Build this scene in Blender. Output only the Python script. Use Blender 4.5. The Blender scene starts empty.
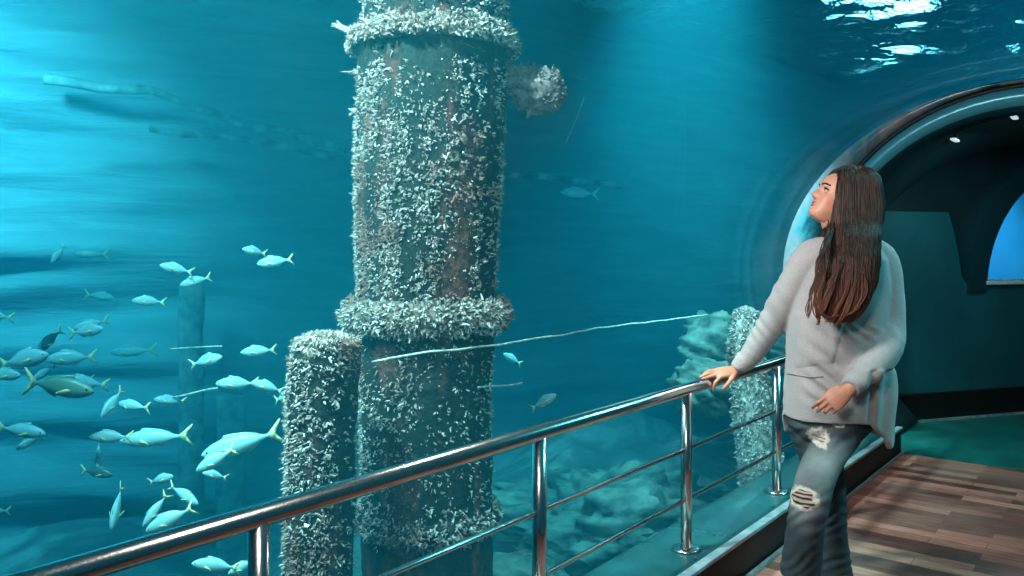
import bpy, bmesh, math, random
from mathutils import Vector, Matrix, noise, Quaternion
random.seed(7)
scene = bpy.context.scene
COL = scene.collection
PI = math.pi
CAMZ = 1.38
FPX = 820.0
HORIZON = 250.0

# ---------------------------------------------------------------- coordinates
# photo pixel + distance -> place in the world (camera looks along +Y)
def at(x, y, Y):
    return Vector(((x - 512) / FPX * Y, Y, CAMZ - (y - HORIZON) / FPX * Y))
EX, EY = 2.65, 5.56                       # end corner of the ledge
TH = math.atan2(0.6177, 0.7864)
D = Vector((math.sin(TH), math.cos(TH), 0))   # along the walkway
N = Vector((math.cos(TH), -math.sin(TH), 0))  # across it, to the right
def W(s, t, z):
    return Vector((EX, EY, 0)) + N * s + D * t + Vector((0, 0, z))
def st(p):
    q = Vector((p[0] - EX, p[1] - EY, 0))
    return q.dot(N), q.dot(D)

def lerp(a, b, t): return a + (b - a) * t
def sstep(a, b, x):
    t = max(0.0, min(1.0, (x - a) / (b - a)))
    return t * t * (3 - 2 * t)
def interp(tab, x):
    if x <= tab[0][0]: return tab[0][1:]
    for p, q in zip(tab, tab[1:]):
        if x <= q[0]:
            k = (x - p[0]) / (q[0] - p[0])
            k = k * k * (3 - 2 * k) * 0.5 + k * 0.5
            return tuple(lerp(a, b, k) for a, b in zip(p[1:], q[1:]))
    return tab[-1][1:]

# ---------------------------------------------------------------- mesh builder
class MB:
    def __init__(s): s.v = []; s.f = []
    def add(s, vs, fs):
        o = len(s.v); s.v += [tuple(p) for p in vs]; s.f += [tuple(i + o for i in f) for f in fs]
    def box(s, c, ax, ay, az):
        c = Vector(c); ax = Vector(ax); ay = Vector(ay); az = Vector(az)
        vs = [c + ax * i + ay * j + az * k for i in (-1, 1) for j in (-1, 1) for k in (-1, 1)]
        fs = [(0, 1, 3, 2), (4, 6, 7, 5), (0, 4, 5, 1), (2, 3, 7, 6), (0, 2, 6, 4), (1, 5, 7, 3)]
        if ax.cross(ay).dot(az) < 0: fs = [f[::-1] for f in fs]
        s.add(vs, fs)
    def rings(s, rings, cap=True, closed=True):
        n = len(rings[0]); vs = [p for r in rings for p in r]; fs = []
        for i in range(len(rings) - 1):
            for j in range(n if closed else n - 1):
                a = i * n + j; b = i * n + (j + 1) % n
                fs.append((a, b, b + n, a + n))
        if cap:
            fs.append(tuple(range(n))[::-1]); m = (len(rings) - 1) * n
            fs.append(tuple(range(m, m + n)))
        s.add(vs, fs)
    def tube(s, pts, rad, n=10, cap=True):
        pts = [Vector(p) for p in pts]
        if not hasattr(rad, '__len__'): rad = [rad] * len(pts)
        t0 = (pts[1] - pts[0]).normalized()
        up = Vector((0, 0, 1)) if abs(t0.z) < 0.9 else Vector((1, 0, 0))
        u = t0.cross(up).normalized(); rings = []
        for i, p in enumerate(pts):
            t = (pts[min(i + 1, len(pts) - 1)] - pts[max(i - 1, 0)]).normalized()
            u = (u - t * u.dot(t)).normalized(); w = t.cross(u)
            rings.append([p + (u * math.cos(2 * PI * k / n) + w * math.sin(2 * PI * k / n)) * rad[i] for k in range(n)])
        s.rings(rings, cap)
    def lathe(s, c, prof, n=32, axis=Vector((0, 0, 1)), cap=True):
        axis = Vector(axis).normalized()
        u = axis.cross(Vector((1, 0, 0)) if abs(axis.x) < 0.9 else Vector((0, 1, 0))).normalized(); w = axis.cross(u)
        c = Vector(c)
        s.rings([[c + axis * h + (u * math.cos(2 * PI * k / n) + w * math.sin(2 * PI * k / n)) * r for k in range(n)] for r, h in prof], cap)
    def sweep(s, prof, path):
        """closed profile of points -> path is list of functions point->Vector"""
        s.rings([[fn(p) for p in prof] for fn in path])
    def blob(s, c, r, seg=16, rings=10, f=None):
        c = Vector(c); rr = []
        for i in range(1, rings):
            a = PI * i / rings
            rr.append([c + Vector((math.sin(a) * math.cos(2 * PI * j / seg) * r[0], math.sin(a) * math.sin(2 * PI * j / seg) * r[1], -math.cos(a) * r[2])) for j in range(seg)])
        if f: rr = [[f(p) for p in q] for q in rr]
        s.rings(rr)
    def build(s, name, mat=None, parent=None, smooth=True, sub=0, bevel=0, fix=True):
        me = bpy.data.meshes.new(name); me.from_pydata(s.v, [], s.f); me.update()
        if fix:
            bm = bmesh.new(); bm.from_mesh(me); bmesh.ops.recalc_face_normals(bm, faces=bm.faces); bm.to_mesh(me); bm.free()
        if smooth: me.polygons.foreach_set('use_smooth', [True] * len(me.polygons))
        if mat: me.materials.append(mat)
        o = bpy.data.objects.new(name, me); COL.objects.link(o)
        if parent:
            o.parent = parent; o.matrix_parent_inverse = Matrix.Translation(parent.location).inverted() if parent.type == 'EMPTY' else Matrix()
            if parent.type != 'EMPTY' and parent.parent is None: pass
        if bevel:
            m = o.modifiers.new('b', 'BEVEL'); m.width = bevel; m.segments = 2; m.limit_method = 'ANGLE'
        if sub:
            m = o.modifiers.new('s', 'SUBSURF'); m.levels = m.render_levels = sub
        return o

def tag(o, label=None, cat=None, group=None, kind=None):
    if label: o['label'] = label
    if cat: o['category'] = cat
    if group: o['group'] = group
    if kind: o['kind'] = kind
    return o
def empty(name, loc=(0, 0, 0)):
    o = bpy.data.objects.new(name, None); COL.objects.link(o); o.location = loc; o.empty_display_size = 0.1
    return o
def structure(o): o['kind'] = 'structure'; return o

# ---------------------------------------------------------------- materials
class Mat:
    def __init__(s, name):
        s.m = bpy.data.materials.new(name); s.m.use_nodes = True
        s.t = s.m.node_tree; s.n = s.t.nodes; s.l = s.t.links
        s.b = s.n['Principled BSDF']; s.out = s.n['Material Output']
    def node(s, typ, **kw):
        nd = s.n.new(typ)
        for k, v in kw.items():
            if k in nd.inputs: nd.inputs[k].default_value = v
            else: setattr(nd, k, v)
        return nd
    def link(s, a, b): s.l.new(a, b)
    def coord(s, scale=(1, 1, 1), rot=(0, 0, 0), kind='Object'):
        tc = s.node('ShaderNodeTexCoord'); mp = s.node('ShaderNodeMapping')
        mp.inputs['Scale'].default_value = scale; mp.inputs['Rotation'].default_value = rot
        s.link(tc.outputs[kind], mp.inputs['Vector']); return mp.outputs['Vector']
    def noise(s, vec, scale=5, detail=4, rough=0.55, dist=0):
        nd = s.node('ShaderNodeTexNoise'); nd.inputs['Scale'].default_value = scale; nd.inputs['Detail'].default_value = detail
        nd.inputs['Roughness'].default_value = rough; nd.inputs['Distortion'].default_value = dist
        if vec is not None: s.link(vec, nd.inputs['Vector'])
        return nd.outputs['Fac']
    def ramp(s, fac, stops):
        nd = s.node('ShaderNodeValToRGB'); e = nd.color_ramp.elements
        while len(e) < len(stops): e.new(0.5)
        for el, (p, c) in zip(e, stops): el.position = p; el.color = (*c, 1) if len(c) == 3 else c
        s.link(fac, nd.inputs['Fac']); return nd.outputs['Color']
    def mix(s, fac, a, b, mode='MIX'):
        nd = s.node('ShaderNodeMix', data_type='RGBA', blend_type=mode)
        if isinstance(fac, (int, float)): nd.inputs[0].default_value = fac
        else: s.link(fac, nd.inputs[0])
        for sock, v in ((nd.inputs[6], a), (nd.inputs[7], b)):
            if isinstance(v, tuple): sock.default_value = (*v, 1)
            else: s.link(v, sock)
        return nd.outputs[2]
    def bump(s, h, strength=0.3, dist=0.01):
        nd = s.node('ShaderNodeBump'); nd.inputs['Strength'].default_value = strength; nd.inputs['Distance'].default_value = dist
        s.link(h, nd.inputs['Height']); s.link(nd.outputs['Normal'], s.b.inputs['Normal']); return nd
    def base(s, c):
        if isinstance(c, tuple): s.b.inputs['Base Color'].default_value = (*c, 1)
        else: s.link(c, s.b.inputs['Base Color'])
    def set(s, **kw):
        for k, v in kw.items(): s.b.inputs[k].default_value = v
        return s
def plain(name, col, rough=0.5, metal=0.0, **kw):
    m = Mat(name); m.base(col); m.set(Roughness=rough, Metallic=metal, **kw); return m.m
def lin(r, g, b):
    f = lambda c: (c / 255 / 12.92) if c <= 10 else ((c / 255 + 0.055) / 1.055) ** 2.4
    return (f(r), f(g), f(b))

# steel with a fine brushed grain
m = Mat('brushed_steel'); v = m.coord((6, 6, 6)); n = m.noise(v, 40, 3)
m.base((0.62, 0.62, 0.60)); m.set(Metallic=1.0, Roughness=0.2); STEEL = m.m
m.link(m.ramp(n, [(0.3, (0.15,) * 3), (0.7, (0.26,) * 3)]), m.b.inputs['Roughness'])

def two_tone(name, c1, c2, scale=8, rough=0.6, bump=0.2, stretch=(1, 1, 1), det=5, lo=0.35, hi=0.65, **kw):
    m = Mat(name); v = m.coord(stretch); n = m.noise(v, scale, det)
    m.base(m.ramp(n, [(lo, c1), (hi, c2)])); m.set(Roughness=rough, **kw)
    if bump: m.bump(n, bump, 0.02)
    return m.m

ROCK = Mat('layered_rock'); m = ROCK
v = m.coord((0.35, 0.35, 3.2)); n1 = m.noise(v, 2.2, 8, 0.62, 0.6)
v2 = m.coord((1, 1, 1)); n2 = m.noise(v2, 0.7, 4)
c = m.ramp(n1, [(0.3, (0.09, 0.14, 0.15)), (0.52, (0.14, 0.21, 0.22)), (0.72, (0.25, 0.33, 0.33))])
m.base(m.mix(n2, c, (0.10, 0.16, 0.17))); m.bump(n1, 0.6, 0.08); m.set(Roughness=0.95); ROCK = m.m

SAND = Mat('pale_sand'); m = SAND
v = m.coord((1, 1, 1)); n1 = m.noise(v, 1.1, 7, 0.6, 0.8)
m.base(m.ramp(n1, [(0.3, (0.04, 0.06, 0.058)), (0.5, (0.11, 0.14, 0.13)), (0.68, (0.34, 0.38, 0.35))])); m.bump(n1, 0.6, 0.1); m.set(Roughness=0.95); SAND = m.m

# wooden plank floor, planks across the walkway
m = Mat('plank_floor')
tc = m.node('ShaderNodeTexCoord'); mp = m.node('ShaderNodeMapping'); mp.inputs['Rotation'].default_value = (0, 0, TH)
m.link(tc.outputs['Object'], mp.inputs['Vector'])
br = m.node('ShaderNodeTexBrick'); br.inputs['Scale'].default_value = 1.0
br.inputs['Brick Width'].default_value = 0.62; br.inputs['Row Height'].default_value = 0.085
br.inputs['Mortar Size'].default_value = 0.0016; br.inputs['Bias'].default_value = 0.0
br.inputs['Color1'].default_value = (0.0, 0.0, 0.0, 1); br.inputs['Color2'].default_value = (1, 1, 1, 1)
br.inputs['Mortar'].default_value = (0.0, 0.0, 0.0, 1); br.offset = 0.37
m.link(mp.outputs['Vector'], br.inputs['Vector'])
mp2 = m.node('ShaderNodeMapping'); mp2.inputs['Scale'].default_value = (2.2, 26, 1)
m.link(mp.outputs['Vector'], mp2.inputs['Vector'])
g = m.noise(mp2.outputs['Vector'], 2.5, 8, 0.68, 0.4)
wear = m.noise(mp.outputs['Vector'], 1.7, 4)
plank = m.mix(0.34, g, br.outputs['Color'])
cw = m.ramp(plank, [(0.16, lin(36, 19, 16)), (0.38, lin(84, 50, 43)), (0.52, lin(132, 86, 73)), (0.72, lin(196, 142, 122))])
m.base(m.mix(m.ramp(wear, [(0.42, (0, 0, 0)), (0.62, (1, 1, 1))]), cw, m.mix(0.22, cw, (0.55, 0.40, 0.34))))
m.set(Roughness=0.42); m.bump(g, 0.15, 0.004); PLANKS = m.m

CARPET = two_tone('green_floor', lin(12, 76, 74), lin(26, 122, 114), 3, 0.28, 0.05)
KICK = two_tone('dark_kickboard', lin(6, 9, 11), lin(12, 16, 19), 5, 0.6, 0.05)
LEDGE = two_tone('sealed_ledge', lin(24, 74, 80), lin(38, 98, 102), 4, 0.18, 0.05)
EDGE = two_tone('worn_edge_strip', lin(110, 150, 160), lin(170, 200, 206), 14, 0.3, 0.05, Metallic=0.3)
BLACKTRIM = plain('black_trim', lin(14, 15, 17), 0.5)
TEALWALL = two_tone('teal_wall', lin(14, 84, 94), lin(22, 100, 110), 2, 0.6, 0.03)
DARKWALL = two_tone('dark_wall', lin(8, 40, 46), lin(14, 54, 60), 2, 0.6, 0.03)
RINGDARK = plain('dark_ring', lin(22, 60, 68), 0.22)
RINGBLUE = plain('ring_inner_face', lin(84, 184, 204), 0.25, 0.2)
m = Mat('painted_reflection_edge'); v = m.coord((1, 1, .5)); n1 = m.noise(v, 2.2, 6, 0.6, 1.5)  # noise patches paint reflections of nearby lights into the edge colour
m.base(m.ramp(n1, [(0.36, lin(14, 70, 84)), (0.44, lin(60, 130, 145)), (0.52, lin(108, 130, 140)), (0.7, lin(160, 154, 156))])); m.set(Roughness=0.15); RINGEDGE = m.m
GASKET = plain('gasket', lin(8, 16, 20), 0.5)
WHITE = plain('white_paint', lin(225, 230, 232), 0.5)
CONCRETE = two_tone('plinth_concrete', lin(90, 110, 112), lin(130, 150, 150), 3, 0.8, 0.2)

# clear acrylic: see-through with a mirror share that grows at grazing angles
m = Mat('clear_acrylic'); m.n.remove(m.b)
tr = m.node('ShaderNodeBsdfTransparent'); tr.inputs['Color'].default_value = (0.93, 0.985, 0.985, 1)
gl = m.node('ShaderNodeBsdfGlossy'); gl.inputs['Roughness'].default_value = 0.0
lw0 = m.node('ShaderNodeLayerWeight'); lw0.inputs['Blend'].default_value = 0.5
lw1 = m.node('ShaderNodeMath', operation='POWER'); m.link(lw0.outputs['Facing'], lw1.inputs[0]); lw1.inputs[1].default_value = 5.0
lw = m.node('ShaderNodeMath', operation='MULTIPLY_ADD'); m.link(lw1.outputs[0], lw.inputs[0]); lw.inputs[1].default_value = 0.5; lw.inputs[2].default_value = 0.004
mx = m.node('ShaderNodeMixShader'); m.link(lw.outputs[0], mx.inputs['Fac'])
m.link(tr.outputs[0], mx.inputs[1]); m.link(gl.outputs[0], mx.inputs[2]); m.link(mx.outputs[0], m.out.inputs['Surface'])
ACRYLIC = m.m

# water body: absorbs red, scatters teal
m = Mat('teal_water'); m.n.remove(m.b)
ab = m.node('ShaderNodeVolumeAbsorption'); ab.inputs['Color'].default_value = (0.0, 0.78, 0.90, 1); ab.inputs['Density'].default_value = 0.24
sc = m.node('ShaderNodeVolumeScatter'); sc.inputs['Color'].default_value = (0.03, 0.74, 1.0, 1); sc.inputs['Density'].default_value = 0.062; sc.inputs['Anisotropy'].default_value = 0.2
ad = m.node('ShaderNodeAddShader'); m.link(ab.outputs[0], ad.inputs[0]); m.link(sc.outputs[0], ad.inputs[1]); m.link(ad.outputs[0], m.out.inputs['Volume'])
WATER = m.m

# water surface seen from below
m = Mat('rippled_surface'); m.n.remove(m.b)
tr = m.node('ShaderNodeBsdfRefraction'); tr.inputs['Color'].default_value = (0.95, 1, 1, 1); tr.inputs['IOR'].default_value = 1.07; tr.inputs['Roughness'].default_value = 0.0
gl = m.node('ShaderNodeBsdfGlossy'); gl.inputs['Roughness'].default_value = 0.02; gl.inputs['Color'].default_value = (0.9, 0.97, 1, 1)
fr = m.node('ShaderNodeFresnel'); fr.inputs['IOR'].default_value = 1.07
v = m.coord((1, 1, 1)); n1 = m.noise(v, 2.2, 4, 0.5, 1.2)
bp = m.node('ShaderNodeBump'); bp.inputs['Strength'].default_value = 0.3; bp.inputs['Distance'].default_value = 0.2
m.link(n1, bp.inputs['Height'])
for nd in (gl, fr, tr): m.link(bp.outputs['Normal'], nd.inputs['Normal'])
mx = m.node('ShaderNodeMixShader'); m.link(fr.outputs['Fac'], mx.inputs['Fac'])
m.link(tr.outputs[0], mx.inputs[1]); m.link(gl.outputs[0], mx.inputs[2]); m.link(mx.outputs[0], m.out.inputs['Surface'])
SURF = m.m

# ---------------------------------------------------------------- camera, view
cam = bpy.data.cameras.new('camera'); camo = bpy.data.objects.new('camera', cam); COL.objects.link(camo)
cam.sensor_width = 36; cam.lens = FPX / 1024 * 36; cam.shift_y = -(288 - HORIZON) / 1024
cam.clip_start = 0.02; cam.clip_end = 200
camo.location = (0, 0, CAMZ); camo.rotation_euler = (PI / 2, 0, 0); scene.camera = camo
vs = scene.view_settings; vs.view_transform = 'Standard'; vs.look = 'None'; vs.gamma = 1; vs.use_curve_mapping = False; vs.exposure = 0.0
cy = scene.cycles
cy.use_denoising = True; cy.denoiser = 'OPENIMAGEDENOISE'; cy.denoising_input_passes = 'RGB_ALBEDO_NORMAL'
cy.transparent_max_bounces = 24; cy.max_bounces = 8; cy.volume_bounces = 1; cy.caustics_reflective = False; cy.caustics_refractive = False
cy.sample_clamp_indirect = 4.0
w = bpy.data.worlds.new('world'); scene.world = w; w.use_nodes = True
w.node_tree.nodes['Background'].inputs[0].default_value = (0.02, 0.10, 0.13, 1); w.node_tree.nodes['Background'].inputs[1].default_value = 1.0

# ---------------------------------------------------------------- tunnel profile
SC, ZC = 0.72, 1.20
def prof(a, b, sbase, zb=0.18, n=40, k=None):
    """left base -> over the apex -> right base, as (s, z)"""
    pts = []
    for i in range(13):
        z = lerp(zb, ZC, i / 12); q = ((ZC - z) / (ZC - zb)) ** 2
        pts.append((lerp(SC - a, sbase, q), z))
    for i in range(1, n):
        g = PI - PI * i / n
        pts.append((SC + a * math.cos(g), ZC + b * math.sin(g)))
    pts += [(2 * SC - s, z) for s, z in pts[:13]][::-1]
    return pts
T0, T1 = -9.0, 6.0
SURFZ = 4.3
FLOORZ = -1.6

# ---- acrylic tunnel
glass = MB(); po = prof(1.57, 1.28, -0.30); pi_ = prof(1.53, 1.24, -0.265)
loop = po + pi_[::-1]
for lp_ in (po, pi_): glass.rings([[W(s_, t, z_) for s_, z_ in lp_] for t in (T0, -0.02)], cap=False, closed=False)
g = glass.build('window_1', ACRYLIC, fix=False); structure(g); g['label'] = 'clear curved acrylic wall of the tunnel'

# ---- water body with the tunnel cut out
wm = MB()
S0, S1, TA, TB = -16.0, 9.0, -13.0, 16.0
WATER_LOC = W(-4, 0, 0)
wm.box(W((S0 + S1) / 2, (TA + TB) / 2, (FLOORZ - .3 + SURFZ) / 2), N * (S1 - S0) / 2, D * (TB - TA) / 2, Vector((0, 0, (SURFZ - FLOORZ + .3) / 2)))
cavo = [(-0.32, -0.5)] + prof(1.585, 1.295, -0.32) + [(1.76, -0.5)]
cv = MB(); cv.sweep(cavo, [lambda p, t=t: W(p[0], t, p[1]) for t in (T0 - 1, T1)])
def mesh_fix(mb, flip):
    me = bpy.data.meshes.new('x'); me.from_pydata(mb.v, [], mb.f); bm = bmesh.new(); bm.from_mesh(me)
    bmesh.ops.recalc_face_normals(bm, faces=bm.faces)
    if flip: bmesh.ops.reverse_faces(bm, faces=bm.faces)
    vs_ = [v.co.copy() for v in bm.verts]; bm.verts.index_update(); fs_ = [[v.index for v in f.verts] for f in bm.faces]; bm.free()
    bpy.data.meshes.remove(me); return vs_, fs_
full = MB(); full.add(*mesh_fix(wm, False)); full.add(*mesh_fix(cv, True))
wo = full.build('water', WATER, smooth=False, fix=False)
tag(wo, 'clear teal water filling the aquarium tank', 'water', kind='stuff')

# ---- rippled surface
sm = MB(); nu, nv = 220, 260
vs_ = []
for j in range(nv + 1):
    Yq = lerp(-3, 19, j / nv)
    for i in range(nu + 1):
        Xq = lerp(-11, 15, i / nu)
        h = 0.14 * noise.noise(Vector((Xq * 0.75, Yq * 0.8, 1.3))) + 0.065 * noise.noise(Vector((Xq * 1.9, Yq * 1.7, 4.1))) + 0.022 * noise.noise(Vector((Xq * 4.2, Yq * 4.0, 7.1)))
        vs_.append((Xq, Yq, SURFZ + 0.03 + h))
fs_ = [(j * (nu + 1) + i, j * (nu + 1) + i + 1, (j + 1) * (nu + 1) + i + 1, (j + 1) * (nu + 1) + i) for j in range(nv) for i in range(nu)]
sm.add(vs_, fs_)
so = sm.build('water_surface', SURF, wo, fix=False)

# ---- back wall of the tank: layered rock
WALLPATH = [(-11, 7.2), (-7, 8.2), (-3.5, 9.2), (0, 10.2), (3, 12.2), (6, 14.4), (10, 17.0), (15, 18.5)]
def wallpt(u):
    k = u * (len(WALLPATH) - 1); i = min(int(k), len(WALLPATH) - 2); f = k - i
    return Vector((lerp(WALLPATH[i][0], WALLPATH[i + 1][0], f), lerp(WALLPATH[i][1], WALLPATH[i + 1][1], f), 0))
bw = MB(); nu, nv = 220, 90; vs_ = []
for j in range(nv + 1):
    z = lerp(FLOORZ - 0.2, SURFZ + 0.12, j / nv)
    for i in range(nu + 1):
        p = wallpt(i / nu)
        zz = z + 0.09 * p.x + 0.25 * noise.noise(Vector((p.x * .3, z * .3, 9)))
        d = 0.45 * noise.noise(Vector((p.x * 0.22, p.y * 0.22, zz * 1.5))) + 0.22 * noise.noise(Vector((p.x * 0.55, 3.3, zz * 3.6))) + 0.10 * noise.noise(Vector((p.x * 1.4, 7.7, zz * 6)))
        d = .75 * d + 0.16 * abs((zz * 1.15) % 1.0 - 0.5)
        vs_.append((p.x - 0.2 * d, p.y - 1.2 * d, z))
fs_ = [(j * (nu + 1) + i, j * (nu + 1) + i + 1, (j + 1) * (nu + 1) + i + 1, (j + 1) * (nu + 1) + i) for j in range(nv) for i in range(nu)]
bw.add(vs_, fs_); o = bw.build('wall_tank', ROCK, fix=False); structure(o)

# ---- tank bed: sand and a rocky slope on the right
def bed(X, Y):
    s, t = st((X, Y))
    h = FLOORZ + 0.15 * noise.noise(Vector((X * .6, Y * .6, 2)))
    m1 = math.exp(-((X - 1.6) / 2.2) ** 2 - ((Y - 9.3) / 2.3) ** 2) * 0.95
    m2 = math.exp(-((X + 4.0) / 2.6) ** 2 - ((Y - 9.5) / 1.6) ** 2) * 0.0
    h += (m1 + m2) * (1 + 0.35 * noise.noise(Vector((X * .9, Y * .9, 5))) + 0.25 * noise.noise(Vector((X * 2.3, Y * 2.3, 8))))
    if s > -1.7: h = lerp(h, FLOORZ, sstep(-1.7, -0.9, s))
    return h
bd = MB(); nu, nv = 150, 130; vs_ = []
for j in range(nv + 1):
    Yq = lerp(-2, 18, j / nv)
    for i in range(nu + 1):
        Xq = lerp(-11, 14, i / nu); vs_.append((Xq, Yq, bed(Xq, Yq)))
fs_ = [(j * (nu + 1) + i, j * (nu + 1) + i + 1, (j + 1) * (nu + 1) + i + 1, (j + 1) * (nu + 1) + i) for j in range(nv) for i in range(nu)]
bd.add(vs_, fs_); o = bd.build('floor_tank', SAND, fix=False); structure(o)

# ---- walkway floor, threshold, ledge
fl = MB(); fl.box(W(0.88, (T0 + 0) / 2, -0.05), N * 0.88, D * (-T0 / 2), Vector((0, 0, 0.05))); structure(fl.build('floor', PLANKS, smooth=False))
fl = MB(); fl.box(W(0.88, T1 / 2, -0.052), N * 1.35, D * (T1 / 2), Vector((0, 0, 0.05))); structure(fl.build('floor_2', CARPET, smooth=False))
def ledge(sign, n0):
    f = (lambda s: s) if sign > 0 else (lambda s: 2 * SC + 0.32 - s)
    m_ = MB()
    m_.box(W((f(-0.31) + f(-0.01)) / 2, T0 / 2, 0.09), N * 0.15, D * (-T0 / 2), Vector((0, 0, 0.084))); o = m_.build('trim_%d' % n0, KICK, smooth=False, bevel=0.004); structure(o)
    m_ = MB(); m_.box(W((f(-0.31) + f(-0.035)) / 2, T0 / 2, 0.176), N * 0.1375, D * (-T0 / 2 - .004), Vector((0, 0, 0.005))); structure(m_.build('trim_%d' % (n0 + 1), LEDGE, smooth=False))
    m_ = MB(); m_.box(W(f(-0.018), T0 / 2, 0.173), N * 0.021, D * (-T0 / 2 - .003), Vector((0, 0, 0.0085))); structure(m_.build('trim_%d' % (n0 + 2), EDGE, smooth=False, bevel=0.004))
    m_ = MB(); m_.box(W(f(0.006), T0 / 2, 0.011), N * 0.007, D * (-T0 / 2), Vector((0, 0, 0.011)))
    structure(m_.build('trim_%d' % (n0 + 3), EDGE, smooth=False, bevel=0.003))
ledge(1, 1); ledge(-1, 5)
pl = MB(); pl.box(W(0.72, T0 / 2 + 3, -0.86), N * 0.98, D * (-T0 / 2 + 3), Vector((0, 0, 0.75))); structure(pl.build('wall_plinth', CONCRETE, smooth=False))

# ---- end ring of the tunnel
def ringband(name, A, B, mat):
    b = MB(); b.rings([[W(s, A[1], z) for s, z in A[0]], [W(s, B[1], z) for s, z in B[0]]], cap=False, closed=False)
    o = b.build(name, mat, fix=False); md = o.modifiers.new('t', 'SOLIDIFY'); md.thickness = 0.012; md.offset = 0; return structure(o)
P_out = prof(1.53, 1.245, -0.28); P_mid = prof(1.30, 1.225, -0.19); P_in = prof(1.19, 1.09, -0.20)
P_mid2 = prof(1.27, 1.195, -0.175)
ringband('trim_9', (P_out, -0.03), (P_mid, 0.0), RINGEDGE)
ringband('trim_10', (P_mid, -0.012), (P_mid2, -0.012), GASKET)
ringband('trim_11', (P_mid2, 0.0), (P_in, 0.03), RINGBLUE)
ringband('trim_12', (P_in, 0.03), (prof(1.20, 1.10, -0.27), 0.45), RINGDARK)
# dark vault of the next room
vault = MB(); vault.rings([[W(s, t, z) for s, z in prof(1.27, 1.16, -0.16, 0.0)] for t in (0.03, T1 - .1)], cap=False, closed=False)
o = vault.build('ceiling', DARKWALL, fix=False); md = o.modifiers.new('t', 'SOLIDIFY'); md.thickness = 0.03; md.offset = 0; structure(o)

# ---- far wall of the next room with its arched window
WO = Vector((3.68, 6.78, 0)); WD = Vector((math.sin(math.radians(72)), math.cos(math.radians(72)), 0)); WN = Vector((WD.y, -WD.x, 0))   # WN faces the camera
def Q(w_, z, d=0): return WO + WD * w_ - WN * d + Vector((0, 0, z))
AC, AZ, RI, RO = 1.37, 1.03, 1.07, 1.27
m_ = MB(); outl = [(-1.25, 0), (2.3, 0), (2.3, 1.10), (0.10, 1.10), (0.05, 1.16), (0.01, 1.38), (-0.03, 1.52), (-0.09, 1.69), (-1.25, 1.69)]
m_.rings([[Q(w_, z, 0.0) for w_, z in outl], [Q(w_, z, 0.26) for w_, z in outl]]); structure(m_.build('wall_far', TEALWALL, smooth=False))
m_ = MB(); A1 = [PI * i / 36 for i in range(37)]
inner = [(AC + RI * math.cos(a), AZ + RI * math.sin(a)) for a in A1]; outer = [(AC + RO * math.cos(a), AZ + RO * math.sin(a)) for a in A1]
big = [(AC + 1.75 * math.cos(a) * (1.0 if a < PI / 2 else 1.0), AZ + 1.28 * math.sin(a) + 0.02) for a in A1]
lp = outer + inner[::-1]
m_.rings([[Q(w_, z, -0.02) for w_, z in lp], [Q(w_, z, 0.40) for w_, z in lp]]); structure(m_.build('trim_13', RINGDARK, smooth=False))
m_ = MB(); lo_, hi_ = [], []
for i in range(61):
    w_ = lerp(-1.15, 2.2, i / 60); s_, t_ = st(Q(w_, 0)); k = 1 - ((s_ - SC) / 1.27) ** 2
    if k <= 0: continue
    lo_.append((w_, AZ + math.sqrt(RO ** 2 - (w_ - AC) ** 2) - .02 if abs(w_ - AC) < RO - .03 else 1.10)); hi_.append((w_, max(ZC + 1.16 * math.sqrt(k), lo_[-1][1] + .01)))
lp = lo_ + hi_[::-1]; bands = [[Q(w_, z, dd) for w_, z in q] for dd in (.18, .24) for q in (lo_, hi_)]
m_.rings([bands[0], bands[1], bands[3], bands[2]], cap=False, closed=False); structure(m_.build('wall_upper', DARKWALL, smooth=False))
m_ = MB(); m_.box(Q(AC, 1.105, 0.10), WD * 1.08, WN * 0.13, Vector((0, 0, 0.016))); structure(m_.build('trim_14', WHITE, smooth=False, bevel=0.004))
m_ = MB(); m_.box(Q(0.5, 0.11, -0.025), WD * 1.8, WN * 0.025, Vector((0, 0, 0.11))); structure(m_.build('baseboard_far', BLACKTRIM, smooth=False, bevel=0.006))
m_ = MB(); m_.box(Q(0.5, 0.006, -0.06), WD * 1.8, WN * 0.012, Vector((0, 0, 0.008))); structure(m_.build('trim_15', EDGE, smooth=False))
m_ = MB(); pn = inner + [(AC + RI, 1.1), (AC - RI, 1.1)]
m_.rings([[Q(w_, z, 0.2) for w_, z in inner], [Q(w_, z, 0.23) for w_, z in inner]]); structure(m_.build('window_2', ACRYLIC, smooth=False))
# blue back wall of the small tank behind that window
BLUE = two_tone('blue_tank_wall', lin(24, 118, 165), lin(36, 138, 185), 1.2, 0.8, 0.1)
m_ = MB(); m_.box(Q(2.25, 1.3, 1.5), WD * 1.25, WN * 0.03, Vector((0, 0, 1.0))); structure(m_.build('wall_window_tank', BLUE, smooth=False))

# small strip lamps on the dark vault
GLOW = Mat('strip_glow'); GLOW.base((.8, .9, .9)); GLOW.b.inputs['Emission Color'].default_value = (.75, .95, 1, 1); GLOW.b.inputs['Emission Strength'].default_value = .7; GLOW = GLOW.m
for (px_, py_, Y_, L_, lab) in ((955, 140, 6.15, .17, 'lit ceiling strip lamp left of the other, above the teal wall'), (1014, 117, 5.7, .17, 'lit ceiling strip lamp at the right edge of the photo')):
    p_ = at(px_, py_, Y_); m_ = MB(); m_.box(p_, D * L_ / 2, N * .018, Vector((0, 0, .008))); o = m_.build('strip_lamp', GLOW, smooth=False, bevel=.004); tag(o, lab, 'lamp', 'ceiling strip lamps')
    m_ = MB(); m_.box(p_ + Vector((0, 0, .02)), D * (L_ / 2 + .012), N * .026, Vector((0, 0, .013))); m_.build('housing', GASKET, o, smooth=False)

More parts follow.
